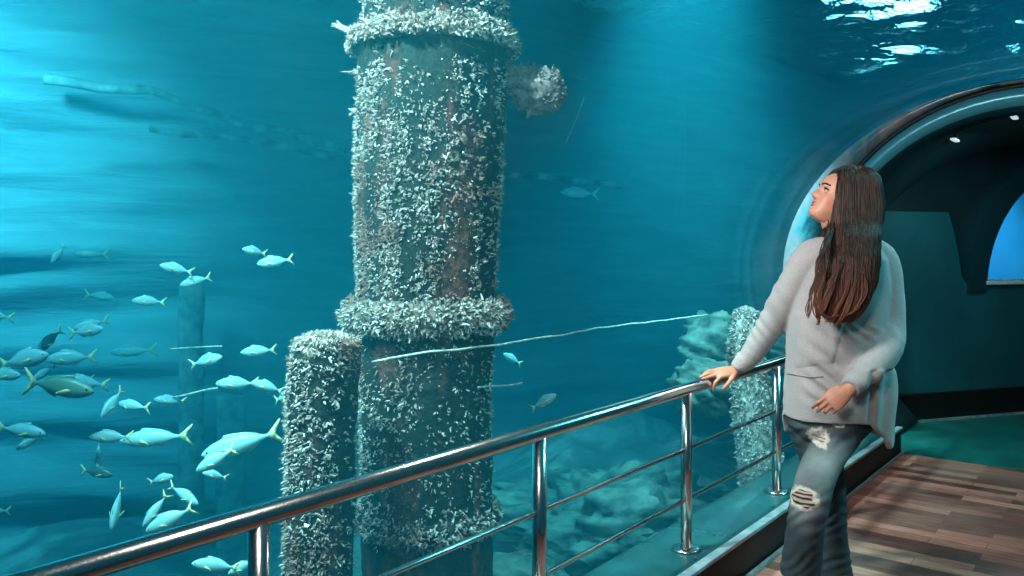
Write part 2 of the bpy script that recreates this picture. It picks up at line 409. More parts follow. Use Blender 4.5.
# glowing panels added beyond the tank to make glints in the rippled surface
GLINTS = Mat('glint_glow'); GLINTS.b.inputs['Emission Color'].default_value = (.62, .93, 1, 1); GLINTS.b.inputs['Emission Strength'].default_value = 26; GLINTS = GLINTS.m
for k_, (x_, y_, z_, w_, h_) in enumerate(((7.6, 18.6, 6.6, .5, 1.5), (9.0, 19.0, 6.3, .75, 1.7), (10.6, 19.3, 6.9, .35, 1.2), (12.4, 19.6, 6.3, .25, 1.6))):
    ax_ = Vector((.95, .28, 0)); up_ = Vector((0, 0, 1)); c_ = Vector((x_, y_, z_))
    m_ = MB(); m_.box(c_, ax_ * w_, ax_.cross(up_) * .02, up_ * h_); structure(m_.build('window_%d' % (k_ + 3), GLINTS, smooth=False))
    m_ = MB()
    for q_, hx, hz in ((-1, .05, h_ + .1), (1, .05, h_ + .1)): m_.box(c_ + ax_ * (w_ + .05) * q_, ax_ * hx, ax_.cross(up_) * .06, up_ * hz)
    for q_ in (-1, 1): m_.box(c_ + up_ * (h_ + .05) * q_, ax_ * w_, ax_.cross(up_) * .06, up_ * .05)
    structure(m_.build('trim_%d' % (k_ + 20), DARKWALL, smooth=False))  # dark frames added to break up the glints

# ---------------------------------------------------------------- lights
def area(name, loc, target, size, power, col, size_y=None, spread=PI):
    l = bpy.data.lights.new(name, 'AREA'); l.energy = power; l.color = col; l.size = size; l.spread = spread
    if size_y: l.shape = 'RECTANGLE'; l.size_y = size_y
    o = bpy.data.objects.new(name, l); COL.objects.link(o); o.location = loc
    o.rotation_euler = (Vector(target) - Vector(loc)).to_track_quat('-Z', 'Y').to_euler(); return o
def spot(name, loc, target, power, col, angle=60, blend=0.5, radius=0.15):
    l = bpy.data.lights.new(name, 'SPOT'); l.energy = power; l.color = col; l.spot_size = math.radians(angle); l.spot_blend = blend; l.shadow_soft_size = radius
    o = bpy.data.objects.new(name, l); COL.objects.link(o); o.location = loc
    o.rotation_euler = (Vector(target) - Vector(loc)).to_track_quat('-Z', 'Y').to_euler(); return o
# ================================================================ encrusted piles
CRUST = Mat('pale_growth'); m = CRUST
v = m.coord((1, 1, 1)); n1 = m.noise(v, 3.0, 4, 0.6); n2 = m.noise(v, 30, 2)
gi = m.node('ShaderNodeNewGeometry')
c = m.ramp(gi.outputs['Random Per Island'], [(0.0, lin(86, 76, 66)), (0.35, lin(150, 132, 120)), (0.62, lin(196, 184, 174)), (0.9, lin(236, 230, 224))])
c = m.mix(m.ramp(n1, [(.52, (0,) * 3), (.62, (.8,) * 3)]), c, lin(150, 98, 84))
m.base(m.mix(m.ramp(n2, [(0.35, (0, 0, 0)), (0.62, (1, 1, 1))]), m.mix(0.4, c, lin(120, 108, 100)), c)); m.set(Roughness=0.9); CRUST = m.m
PILE = Mat('dark_pile'); m = PILE
v = m.coord((1, 1, 0.22)); n1 = m.noise(v, 3.6, 6, 0.6); n2 = m.noise(m.coord((1, 1, 1)), 26, 4)
c = m.ramp(n1, [(0.36, lin(14, 28, 24)), (0.53, lin(30, 44, 38)), (0.61, lin(118, 62, 48)), (0.69, lin(112, 102, 86))])
m.base(m.mix(m.ramp(n2, [(.4, (0,) * 3), (.6, (.8,) * 3)]), c, lin(14, 26, 22))); m.bump(n2, 0.8, 0.02); m.set(Roughness=0.95); PILE = m.m
FUZZ = two_tone('furry_growth', lin(124, 110, 102), lin(214, 202, 192), 22, 0.95, 0.6)

COLLAR = two_tone('collar_growth', lin(56, 48, 44), lin(142, 126, 116), 20, 0.95, 0.6)
rnd = random.Random(11)
def cone(mb, p, d, L, r):
    d = d.normalized(); u = d.cross(Vector((0.3, 0.5, 0.81))).normalized(); w_ = d.cross(u)
    q = p + d * L * 0.55; e = p + d * L
    vs_ = [p + u * r, p + w_ * r, p - u * r, p - w_ * r]
    k = r * 0.85
    vs2 = [q + u * k, q + w_ * k, q - u * k, q - w_ * k, e]
    mb.add(vs_ + vs2, [(0, 1, 5, 4), (1, 2, 6, 5), (2, 3, 7, 6), (3, 0, 4, 7), (4, 5, 8), (5, 6, 8), (6, 7, 8), (7, 4, 8)])
def tuft(mb, p, nrm, size, n=4, droop=0.3):
    for k in range(n):
        d = nrm * rnd.uniform(0.5, 1.1) + Vector((rnd.gauss(0, .6), rnd.gauss(0, .6), rnd.gauss(0, .55) - droop))
        q = p + Vector((rnd.gauss(0, .22), rnd.gauss(0, .22), rnd.gauss(0, .22))) * size
        cone(mb, q, d, size * rnd.uniform(.6, 1.25), size * rnd.uniform(.13, .24))
class Axis:
    """a pile that may lean: centre and radius at a height"""
    def __init__(s, tab): s.tab = tab         # (z, x, y, r)
    def c(s, z):
        x, y, r = interp(s.tab, z); return Vector((x, y, z)), r
    def shaft(s, mb, z0, z1, n=40, dz=0.06, rough=0.018, add=0.0, capr=None, seed=0.0):
        rr = []; k = max(3, int((z1 - z0) / dz))
        for i in range(k + 1):
            z = lerp(z0, z1, i / k); c, r = s.c(z); row = []
            for j in range(n):
                a = 2 * PI * j / n; dv = Vector((math.cos(a), math.sin(a), 0))
                q = r + add + rough * noise.noise(Vector((dv.x * 2.2, dv.y * 2.2, z * 3 + seed))) + rough * .6 * noise.noise(Vector((dv.x * 7, dv.y * 7, z * 9 + seed)))
                if capr: q *= capr(i / k)
                row.append(c + dv * q)
            rr.append(row)
        mb.rings(rr)
    def crust(s, mb, z0, z1, count, size, dens, add=0.0, n=4, droop=0.3):
        i = 0; tries = 0
        while i < count and tries < count * 12:
            tries += 1
            z = rnd.uniform(z0, z1); a = rnd.uniform(0, 2 * PI); c, r = s.c(z)
            if rnd.random() > dens(a, z): continue
            dv = Vector((math.cos(a), math.sin(a), 0))
            tuft(mb, c + dv * (r + add - 0.006), dv, size * rnd.uniform(.5, 1.35), n, droop); i += 1
def bulge(mb, ax, z, h, over, flare=0.0, n=48, seed=0):
    """ragged collar ring round a pile"""
    rr = []; m_ = 9
    c0, r0 = ax.c(z)
    for i in range(m_ + 1):
        f = i / m_; zz = z + (f - .5) * h; row = []
        for j in range(n):
            a = 2 * PI * j / n; dv = Vector((math.cos(a), math.sin(a), 0))
            q = r0 - .02 + (over + .02) * (math.sin(PI * f) ** .55) + flare * (1 - f)
            q += .022 * noise.noise(Vector((dv.x * 4, dv.y * 4, zz * 6 + seed))) + .018 * noise.noise(Vector((dv.x * 11, dv.y * 11, zz * 14 + seed)))
            row.append(Vector((c0.x, c0.y, zz + .02 * noise.noise(Vector((dv.x * 5, dv.y * 5, seed))))) + dv * q)
        rr.append(row)
    mb.rings(rr)

# ---- the big pile
PY = 4.6
def px_axis(rows, Y):
    out = []
    for y, x0, x1 in rows:
        r = (x1 - x0) / 2 / FPX * Y * 0.985; c = at((x0 + x1) / 2, y, Y); out.append((c.z, c.x, Y + r * 0.05, r))
    return sorted(out)
big = Axis([(FLOORZ - .1, at(425, 400, PY).x, PY, .375)] + px_axis([(560, 361, 493), (450, 360, 492), (340, 357, 493), (290, 357, 496), (170, 355, 503), (60, 357, 508), (20, 362, 508), (-60, 364, 506)], PY))
pile = empty('encrusted_pile', (at(427, 400, PY).x, PY, FLOORZ))
tag(pile, 'huge dark underwater pile ringed with pale ragged collars', 'pile')
mb = MB(); big.shaft(mb, FLOORZ - .05, SURFZ + .8); mb.build('shaft', PILE, pile)
zt = at(0, 50, PY).z; z2 = at(0, 314, PY).z; z3 = at(0, 514, PY).z
cr = MB()
def dens_mid(a, z):
    f = noise.noise(Vector((math.cos(a) * 1.9, math.sin(a) * 1.9, z * 1.5))) * .5 + .5
    g = noise.noise(Vector((math.cos(a) * 5, math.sin(a) * 5, z * 4))) * .5 + .5
    left = .5 - .5 * math.cos(a)           # growth is thicker on the side away from the walkway
    d = (.30 + .70 * sstep(.36, .60, f)) * (.35 + .65 * sstep(.35, .6, g)) * (.22 + .95 * left)
    if z > zt - .17: d *= sstep(zt - .05, zt - .24, z) * .9 + .05
    if z < z2: d = .15 + .85 * d
    return d
big.crust(cr, z2, zt - .06, 7200, .0225, dens_mid, 0, 4)
big.crust(cr, z3 - .1, z2, 3800, .021, dens_mid, 0, 3)
big.crust(cr, zt, SURFZ + .2, 2600, .032, lambda a, z: .8, .0, 4, .1)
tag(cr.build('crust', CRUST, pile, smooth=False, fix=False), kind='stuff')
for (zz, h, over, fl, cnt, sz, sd) in ((zt + .05, .13, .028, .05, 1000, .028, 1), (z2, .19, .085, 0, 1300, .032, 5), (z3, .12, .04, 0, 700, .026, 9)):
    mb = MB(); bulge(mb, big, zz, h, over, fl, seed=sd); c_ = mb.build('collar', PILE if sd == 9 else COLLAR, pile)
    k = MB(); c0, r0 = big.c(zz)
    for i in range(cnt):
        a = rnd.uniform(0, 2 * PI); f = rnd.uniform(0.02, .98); dv = Vector((math.cos(a), math.sin(a), 0))
        q = r0 + over * (math.sin(PI * f) ** .55) + fl * (1 - f)
        tuft(k, Vector((c0.x, c0.y, zz + (f - .5) * h)) + dv * q, dv + Vector((0, 0, (f - .5) * 1.4)), sz * rnd.uniform(.6, 1.25), 4, .2)
    o = k.build('collar_crust', CRUST, c_, smooth=False, fix=False); o['kind'] = 'stuff';
# lump of coral on its right shoulder, twig on its left
cc = at(541, 90, PY + .02); mb = MB()
LUMPS = ((0, 0, .115), (-.09, .045, .10), (.05, -.03, .085), (.03, .06, .07), (-.09, -.05, .06), (.07, .03, .05), (-.02, -.08, .05), (-.16, .06, .07), (-.2, .1, .06))
for dx, dz, r in LUMPS:
    mb.blob(cc + Vector((dx, 0, dz)), (r, r, r * .9), 18, 12, lambda p: p + Vector((noise.noise(p * 19), noise.noise(p * 19 + Vector((5, 0, 0))), noise.noise(p * 19 + Vector((0, 7, 0))))) * .028)
CORAL = two_tone('grey_coral', lin(96, 80, 80), lin(176, 160, 156), 24, 0.95, 0.5)
cl = mb.build('coral_clump', CORAL, pile)
k = MB()
for i in range(900):
    d = Vector((rnd.gauss(0, 1), rnd.gauss(0, 1), rnd.gauss(0, 1))).normalized(); dx, dz, r = rnd.choice(LUMPS)
    tuft(k, cc + Vector((dx, 0, dz)) + d * r * 1.0, d, .020, 3, 0)
for q in ((560, 106), (553, 107), (548, 68), (527, 118), (519, 105)):
    p = at(q[0], q[1], PY); d = p - cc
    k.tube([cc + d * .3, cc + d * .75, p], [.025, .018, .008], 6)
o = k.build('coral_fringe', CORAL, cl, smooth=False, fix=False);
tw = MB(); tw.tube([at(366, 38, PY), at(350, 32, PY), at(340, 27, PY), at(332, 25, PY)], [.03, .022, .018, .011], 8); tw.tube([at(343, 28, PY), at(337, 21, PY)], [.012, .006], 6)
for i in range(60):
    p = at(rnd.uniform(333, 362), 0, PY); p.z = at(0, lerp(25, 37, (p.x - at(333, 0, PY).x) / (at(362, 0, PY).x - at(333, 0, PY).x)), PY).z
    tuft(tw, p, Vector((0, -.5, .6)), .02, 3, 0)
tw.build('stub_branch', FUZZ, pile, smooth=False, fix=False)
for (y0, s0) in ((74, .05), (112, .05), (195, .035), (236, .03)):
    p = at(356, y0, PY)
    t_ = MB(); tuft(t_, p, Vector((-1, -.2, 0)), s0, 7, 0); t_.build('sprig', CRUST, pile, smooth=False, fix=False)

# ---- short stump left of it
SY = 3.95
st1 = Axis([(FLOORZ, at(318, 400, SY).x, SY, .175)] + px_axis([(576, 285, 352), (470, 287, 355), (400, 287, 357), (365, 291, 358), (338, 294, 357)], SY))
def stump(name, ax, ztop, label, size, cnt, side, capk, core=None):
    e = empty(name, (ax.c(FLOORZ)[0].x, ax.c(FLOORZ)[0].y, FLOORZ)); tag(e, label, 'pile', 'broken pile stumps')
    mb = MB(); ax.shaft(mb, FLOORZ - .05, ztop - .03, 30, .05, .012); mb.build('shaft', core or PILE, e)
    mb = MB(); c, r = ax.c(ztop)
    mb.blob(c + Vector((0, 0, -.06)), (r * 1.02, r * 1.02, .085), 28, 14, lambda p: p + Vector((noise.noise(p * 14), noise.noise(p * 14 + Vector((5, 0, 0))), noise.noise(p * 14 + Vector((0, 7, 0))))) * .022)
    cp = mb.build('cap', FUZZ, e)
    k = MB()
    for i in range(capk):
        a = rnd.uniform(0, 2 * PI); q = math.sqrt(rnd.random()); dv = Vector((math.cos(a), math.sin(a), 0))
        tuft(k, c + dv * r * q + Vector((0, 0, -.06 + .08 * math.sqrt(max(0, 1 - q * q)))), (dv * q + Vector((0, 0, 1 - q * .6))), size * .8, 4, -.1)
    o = k.build('cap_crust', CRUST, cp, smooth=False, fix=False); o['kind'] = 'stuff'
    k = MB()
    def dn(a, z):
        f = noise.noise(Vector((math.cos(a) * 2.5, math.sin(a) * 2.5, z * 2.2 + side))) * .5 + .5
        l = .5 - .5 * math.cos(a - side)
        return min(1, .10 + 1.7 * l * l * (.4 + f * .7) + .9 * sstep(ztop - .18, ztop - .03, z))
    ax.crust(k, FLOORZ + .2, ztop, cnt, size, dn, 0, 4, .15)
    tag(k.build('crust', CRUST, e, smooth=False, fix=False), kind='stuff')
    return e
stump('pile_stump', st1, at(0, 338, SY).z, 'short dark pile stump with a furry pale cap left of the huge pile', .024, 4600, .35, 700)
# ---- pale stump behind the resting hand
Y2 = 6.5
st2 = Axis([(FLOORZ, at(770, 400, Y2).x, Y2, .15)] + px_axis([(520, 743, 789), (470, 740, 784), (400, 732, 772), (345, 729, 762), (311, 735, 757)], Y2))
stump('pile_stump', st2, at(0, 311, Y2).z, 'leaning pale furry pile stump behind the hand on the rail', .024, 4200, .9, 300, FUZZ)
SPARM = two_tone('waterlogged_wood', lin(84, 100, 98), lin(150, 162, 156), 6, 0.95, 0.6)
# ---- far pilings, faint in the haze
for (x0, x1, ytop, Y, lab) in ((178, 204, 285, 8.45, 'faint distant pile far left below two small fish'), (216, 246, 395, 8.4, 'faint distant pile beyond the rail left of the furry stump')):
    ax = Axis(px_axis([(760, x0, x1), (ytop, x0 + 1, x1 - 1)], Y)); c, r = ax.c(at(0, ytop, Y).z)
    e = MB(); ax.shaft(e, FLOORZ - .2, c.z, 20, .12, .02); o = e.build('distant_pile', SPARM); tag(o, lab, 'pile', 'distant piles')

# ================================================================ rocks, spar, ropes
def boulder(label, x, y, Y, rx, ry, rz, seed, name='reef_rock'):
    c = at(x, y, Y); mb = MB(); o_ = Vector((seed * 3.7, 0, 0))
    def f(p):
        q = p - c; n_ = noise.noise(q * 1.6 + o_) * .45 + (abs(noise.noise(q * 3.4 + o_)) - .2) * .42 + noise.noise(q * 9 + o_) * .13 + noise.noise(q * 21 + o_) * .05
        n_ += .13 * (((q.z + .25 * q.x) * 9 + 2 * noise.noise(q * 1.3)) % 1.0 - .5)
        return c + q * (1 + n_)
    mb.blob(c, (rx, ry, rz), 84, 56, f); o = mb.build(name, REEF); tag(o, label, 'rock', 'reef rocks'); return o
REEF = two_tone('reef_rock', lin(36, 56, 54), lin(116, 134, 122), 5, 0.95, 0.9, (1, 1, 1.6), 8)
boulder('flat topped reef rock just left of the leaning pale stump', 722, 345, 7.6, .36, .4, .30, 1)
boulder('low reef rock under the flat topped one, left of the resting hand', 712, 386, 6.8, .30, .30, .22, 2)
boulder('reef rock half hidden by the body, right of the leaning pale stump', 790, 345, 7.9, .30, .35, .28, 3)
boulder('broad sloping reef rock seen low between the rail bars', 615, 520, 7.4, 1.15, .7, .42, 4)
boulder('jagged reef rock low beside the base of the huge pile', 520, 580, 5.9, .30, .28, .2, 6)
SPAR = two_tone('sunken_timber', lin(50, 66, 66), lin(130, 150, 145), 6, 0.95, 0.6)
def log(label, pts, Y, r, name='sunken_spar'):
    p3 = [at(x, y, Y + k * .12) for k, (x, y) in enumerate(pts)]
    mb = MB(); q = []
    for a, b in zip(p3, p3[1:]):
        for i in range(6): q.append(a.lerp(b, i / 6) + Vector((0, 0, .04 * noise.noise(a.lerp(b, i / 6) * 2))))
    q.append(p3[-1]); mb.tube(q, [r * (1 + .3 * noise.noise(p * 3)) for p in q], 12); o = mb.build(name, SPAR); tag(o, label, 'timber', 'sunken timbers'); return o
log('long sunken timber slanting down to the huge pile from upper left', [(45, 80), (150, 92), (250, 125), (352, 150)], 8.4, .05)
log('thinner sunken timber under the long slanting one', [(150, 130), (250, 140), (352, 160)], 8.5, .035)
log('thin sunken timber right of the huge pile', [(500, 172), (560, 178), (622, 186)], 8.2, .03)
ROPE = two_tone('pale_rope', lin(150, 160, 150), lin(222, 226, 214), 40, 0.9, 0.3)
def rope(label, pts, Y, r, name='mooring_rope'):
    mb = MB(); q = [at(x, y, Yk) for (x, y), Yk in zip(pts, Y)]; out = []
    for a, b in zip(q, q[1:]):
        for i in range(8): 
            p = a.lerp(b, i / 8); out.append(p + Vector((0, 0, .008 * noise.noise(p * 5))))
    out.append(q[-1]); mb.tube(out, r, 6); o = mb.build(name, ROPE); tag(o, label, 'rope', 'underwater ropes'); return o
rope('pale rope running right from the huge pile above the rail', [(372, 362), (430, 352), (500, 345), (560, 335), (600, 328), (660, 321), (708, 315)], [4.16, 4.12, 4.35, 4.8, 5.4, 6.0, 6.5], .0062)
rope('short thin rope off the right edge of the huge pile', [(478, 388), (500, 386), (522, 383)], [4.35, 4.5, 4.6], .006)
rope('thin line above the shoal, right of its topmost pairs', [(170, 349), (196, 347), (222, 346)], [5.4, 5.4, 5.4], .006)
rope('thin line trailing between two fish near the furry stump', [(172, 397), (195, 393), (218, 388)], [5.2, 5.2, 5.2], .007)
rope('slack thin cable hanging right of the coral lump', [(584, 98), (576, 120), (566, 142)], [8.0, 8.0, 8.0], .005)

# ================================================================ fish
def fishmats(name, back, side, belly, tail):
    m = Mat(name + '_body'); tc = m.node('ShaderNodeTexCoord'); sp = m.node('ShaderNodeSeparateXYZ'); m.link(tc.outputs['Object'], sp.inputs[0])
    mr = m.node('ShaderNodeMapRange'); mr.inputs['From Min'].default_value = -.16; mr.inputs['From Max'].default_value = .16; m.link(sp.outputs['Z'], mr.inputs['Value'])
    m.base(m.ramp(mr.outputs[0], [(.2, belly), (.48, side), (.8, back)])); m.set(Roughness=.35); 
    return m.m, plain(name + '_fin', tail, .6)
F_PALE = fishmats('pale_fish', (.30, .62, .68), (.38, .72, .77), (.52, .70, .70), (.86, .84, .42))
F_GREEN = fishmats('green_fish', (.10, .24, .20), (.12, .28, .24), (.20, .30, .26), (.95, .74, .36))
F_DARK = fishmats('dark_fish', (.04, .10, .12), (.06, .16, .17), (.20, .32, .32), (.70, .74, .40))
EYE = plain('fish_eye', (.01, .01, .012), .15)
def fish_proto(mats, deep=1.0, tail=1.0):
    """unit fish, head towards -X, length 1"""
    body, fin = mats; me = {}
    prof_ = [(-.5, .006, .006), (-.48, .035, .026), (-.43, .075, .05), (-.34, .122, .075), (-.22, .155, .088), (-.08, .160, .086), (.06, .138, .072), (.18, .100, .052), (.27, .058, .032), (.33, .033, .018), (.37, .028, .012), (.39, .022, .006)]
    mb = MB(); mb.rings([[Vector((x, math.sin(2 * PI * k / 18) * w_, math.cos(2 * PI * k / 18) * h * deep * (1.0 if math.cos(2 * PI * k / 18) > 0 else .94))) for k in range(18)] for x, h, w_ in prof_])
    me['body'] = (mb, body)
    def flat(outl, th=.006, y=0.0, tilt=None):
        b = MB(); f = tilt or (lambda p: p)
        b.rings([[f(Vector((x, y - th, z))) for x, z in outl], [f(Vector((x, y + th, z))) for x, z in outl]]); return b
    me['tail_fin'] = (flat([(.36, .026), (.43, .075 * tail), (.54, .165 * tail), (.57, .17 * tail), (.49, .06), (.455, 0), (.49, -.06), (.57, -.17 * tail), (.54, -.165 * tail), (.43, -.075 * tail), (.36, -.026)]), fin)
    me['dorsal_fin'] = (flat([(-.22, .14 * deep), (-.17, .205 * deep), (-.08, .195 * deep), (.08, .165 * deep), (.24, .09 * deep), (.26, .055 * deep), (.1, .11 * deep)], .005), body)
    me['anal_fin'] = (flat([(.03, -.12 * deep), (.08, -.17 * deep), (.2, -.105 * deep), (.26, -.05 * deep), (.16, -.08 * deep)], .005), body)
    for sg in (-1, 1):
        me['pectoral_fin' + ('' if sg < 0 else '2')] = (flat([(-.22, -.01), (-.16, .012), (-.05, -.04), (-.045, -.065), (-.15, -.05)], .004, 0, lambda p, sg=sg: Vector((p.x, sg * (.082 + (p.x + .22) * .42) + p.y, p.z))), fin)
        b = MB(); b.blob((-.415, sg * .046, .022), (.017, .011, .017), 10, 6); me['eye' + ('' if sg < 0 else '2')] = (b, EYE)
    e = empty('reef_fish')
    for k, (b, mt) in me.items(): b.build(k.rstrip('2'), mt, e)
    return e
PROTO = {'p': fish_proto(F_PALE), 'g': fish_proto(F_GREEN, .9, 1.15), 'd': fish_proto(F_DARK, .9), 's': fish_proto(F_PALE, .82, 1.0)}
for pr in PROTO.values():
    for o in pr.children: o.matrix_parent_inverse = Matrix()
USED = set()
def fish(kind, hx, hy, tx, ty, Y, yaw, label, roll=0):
    """head and tail tip in photo pixels; yaw = degrees turned towards (+) or away from (-) the viewer"""
    pr = PROTO[kind]
    if kind in USED:
        r = pr.copy(); COL.objects.link(r)
        for ch in pr.children:
            c = ch.copy(); COL.objects.link(c); c.parent = r; c.matrix_parent_inverse = Matrix()
    else: r = pr; USED.add(kind)
    h = at(hx, hy, Y); t = at(tx, ty, Y); v_ = t - h; L = v_.length / 1.07
    Lr = L / max(.3, math.cos(math.radians(yaw)))
    ax = v_.normalized() * math.cos(math.radians(yaw)) + Vector((0, 1, 0)) * math.sin(math.radians(yaw))   # head -> tail
    ax.normalize(); up = Vector((0, 0, 1)); 
    if abs(ax.z) > .9: up = Vector((1 if ax.z > 0 else -1, 0, 0))
    yv = up.cross(ax).normalized(); zv = ax.cross(yv)
    R = Matrix((ax, yv, zv)).transposed() @ Matrix.Rotation(math.radians(roll), 3, 'X')
    r.matrix_basis = Matrix.Translation((h + t) / 2 - ax * .035 * Lr) @ R.to_4x4() @ Matrix.Scale(Lr, 4)
    tag(r, label, 'fish', 'shoal of fish'); return r
FISH = [
 ('p', 54, 263, 63, 245, 5.6, 25, 'tiny white fish diving at far left, highest of the shoal on that side'),
 ('p', 163, 265, 191, 273, 5.0, 30, 'left fish of the touching pair high above the shoal, tail tilted down'),
 ('p', 184, 285, 208, 277, 5.1, 40, 'right fish of the touching pair high above the shoal, arched back'),
 ('p', 246, 249, 264, 254, 5.3, 50, 'smaller upper fish of the topmost pair left of the huge pile'),
 ('p', 258, 264, 293, 259, 5.0, 15, 'larger lower fish of the topmost pair left of the huge pile'),
 ('p', 136, 300, 163, 303, 5.0, 35, 'lone pale fish below and left of the touching pair'),
 ('p', -22, 314, 13, 318, 4.8, 10, 'fish at the left edge with only its forked tail in view, upper one'),
 ('d', 47, 350, 53, 330, 5.2, 60, 'small dark round fish seen nearly head on among pale ones'),
 ('p', 76, 329, 107, 320, 5.3, 20, 'dim fish partly hidden behind the fish facing right near far left'),
 ('p', 106, 328, 66, 334, 5.0, 15, 'pale fish facing right with another fish just behind its back'),
 ('p', 52, 354, -6, 366, 4.7, 10, 'long pale fish facing right at the left edge, largest of that cluster'),
 ('p', 48, 359, 96, 357, 5.0, 10, 'pale fish facing left nose to nose with the long pale fish'),
 ('p', 23, 375, -18, 374, 4.7, 10, 'pale fish at the left edge under the long fish, tail out of view'),
 ('p', 38, 379, 52, 366, 5.2, 45, 'small pale fish squeezed above the green yellow tailed fish'),
 ('g', 97, 391, 20, 382, 4.3, 8, 'large dark green fish with big yellow forked tail'),
 ('p', 70, 377, 92, 379, 5.0, 25, 'small pale fish over the back of the large dark green fish'),
 ('p', 66, 380, 107, 386, 4.9, 15, 'pale fish mostly behind the dark green one, tail showing at right'),
 ('p', 107, 415, 118, 390, 4.6, 40, 'narrow pale fish with tail raised touching an oblong fish'),
 ('s', 114, 405, 154, 407, 4.6, -20, 'oblong pale fish right of the narrow one with raised tail'),
 ('p', 224, 356, 187, 366, 4.9, 15, 'pale fish facing right under the thin line in open water'),
 ('p', 242, 352, 276, 350, 4.8, 15, 'lone pale fish facing left nearest the furry stump, upper right of shoal'),
 ('p', 217, 383, 258, 384, 4.6, 12, 'pale fish facing left at the right end of the thin trailing line'),
 ('p', 253, 381, 283, 393, 4.5, 20, 'pale fish following close behind, just touching the furry stump edge'),
 ('p', 296, 392, 271, 403, 4.6, 40, 'fish half behind the furry stump with just its tail showing'),
 ('p', 157, 398, 184, 403, 5.2, 30, 'small dim pale fish at the left end of the thin trailing line'),
 ('p', 91, 436, 132, 438, 4.4, 10, 'front fish of a nose to tail pair, facing left under the oblong one'),
 ('s', 122, 440, 192, 436, 4.5, 8, 'rear fish of the nose to tail pair, longer with a yellow tail'),
 ('s', 49, 433, -8, 428, 4.4, 10, 'pale fish facing right at the left edge, level with the nose to tail pair'),
 ('p', 20, 448, 40, 436, 4.5, 30, 'small bright fish under the pale one at the left edge'),
 ('p', 103, 468, 94, 441, 4.5, 35, 'small bright fish with upright tail below the nose to tail pair'),
 ('d', 115, 474, 78, 471, 4.4, 12, 'dark green fish facing right with a yellow tail below the upright one'),
 ('p', 119, 525, 115, 488, 4.1, 40, 'diving fish with straight upright tail and spread fins, low at left'),
 ('s', 204, 454, 282, 432, 4.3, 10, 'largest pale fish, shark like, just left of the furry stump'),
 ('p', 198, 470, 235, 449, 4.1, 12, 'pale fish slanting head down in front of the largest one'),
 ('p', 205, 471, 226, 480, 4.2, 30, 'small fish with a yellow green tail under the slanting one'),
 ('p', 175, 475, 146, 484, 4.5, 15, 'slim pale fish facing right with upright yellow tail, below open water'),
 ('p', 200, 503, 166, 486, 4.2, 15, 'pale fish facing right above the two crossing fish'),
 ('s', 146, 525, 166, 494, 4.0, 20, 'narrower of the two crossing head down fish just above the handrail'),
 ('p', 148, 530, 194, 508, 3.9, 12, 'broader of the two crossing head down fish just above the handrail'),
 ('p', 193, 562, 240, 570, 3.7, 10, 'pale fish seen under the handrail at the bottom edge'),
 ('p', 230, 572, 258, 560, 3.8, 20, 'pale fish beside the first post under the handrail'),
 ('p', -20, 510, 9, 512, 4.4, 15, 'fish at the left edge with only its tail in view, lower one'),
 ('p', 556, 394, 530, 410, 5.0, 12, 'lone small fish slanting upward right of the huge pile'),
 ('p', 503, 353, 522, 365, 6.5, 20, 'faint fish beside the rope right of the huge pile'),
 ('s', 560, 192, 600, 194, 8.3, 10, 'faint slim fish under the thin timber right of the huge pile'),
 ('s', 75, 254, 108, 254, 6.8, 10, 'faint slim fish right of the tiny white diving one'),
 ('s', 116, 298, 82, 294, 6.8, 10, 'faint fish facing right left of the lone pale fish'),
 ('s', 112, 352, 156, 350, 6.6, 10, 'faint long fish in the dark open water right of the cluster'),
]
for a in FISH: fish(*a)

# ================================================================ railing
RS = -0.127
rail = empty('railing', W(RS, -3, .18)); tag(rail, 'polished steel railing with round handrail and two thin bars', 'railing')
def zt_of(Z): return (Z - EY + .618 * RS) / .7864     # distance ahead -> t along the walkway
posts_t = [zt_of(1.717 + k * (4.06 - 1.717) / 3) for k in range(-2, 5)]
mb = MB(); mb.tube([W(RS, T0 + 1, .823), W(RS, -1.6, .823), W(RS, -.25, .823)], .0245, 20); mb.build('handrail', STEEL, rail)
for z in (.585, .383):
    mb = MB(); mb.tube([W(RS, T0 + 1, z), W(RS, -.25, z)], .0085, 12); mb.build('bar', STEEL, rail)
for t in posts_t:
    if t > -.2: continue
    mb = MB(); mb.tube([W(RS, t, .18), W(RS, t, .81)], .0225, 18); p = mb.build('post', STEEL, rail)
    mb = MB(); mb.lathe(W(RS, t, .181), [(.0, 0), (.058, 0), (.058, .008), (.05, .012), (.026, .014), (.0, .014)], 24); f = mb.build('base_flange', STEEL, p)
# ================================================================ the woman
PZ = 3.25
person = empty('person', (at(826, 0, 3.2).x, 3.2, 0))
tag(person, 'woman in loose grey sweater and ripped jeans looking up, hand on the railing', 'person')
def remeshed(mb, name, mat, parent, vox, smooth=2, disp=None):
    o = mb.build('tmp', None, None)
    md = o.modifiers.new('r', 'REMESH'); md.mode = 'VOXEL'; md.voxel_size = vox
    if smooth: sm_ = o.modifiers.new('s', 'SMOOTH'); sm_.iterations = smooth; sm_.factor = .5
    dg = bpy.context.evaluated_depsgraph_get(); me = bpy.data.meshes.new_from_object(o.evaluated_get(dg)); old = o.data
    bpy.data.objects.remove(o); bpy.data.meshes.remove(old)
    me.name = name
    if disp:
        nn = [v.normal.copy() for v in me.vertices]
        for v, n_ in zip(me.vertices, nn): v.co += n_ * disp(v.co)
    me.polygons.foreach_set('use_smooth', [True] * len(me.polygons)); me.materials.clear(); me.materials.append(mat)
    r = bpy.data.objects.new(name, me); COL.objects.link(r)
    if parent: r.parent = parent; r.matrix_parent_inverse = Matrix.Translation(parent.location).inverted()
    return r
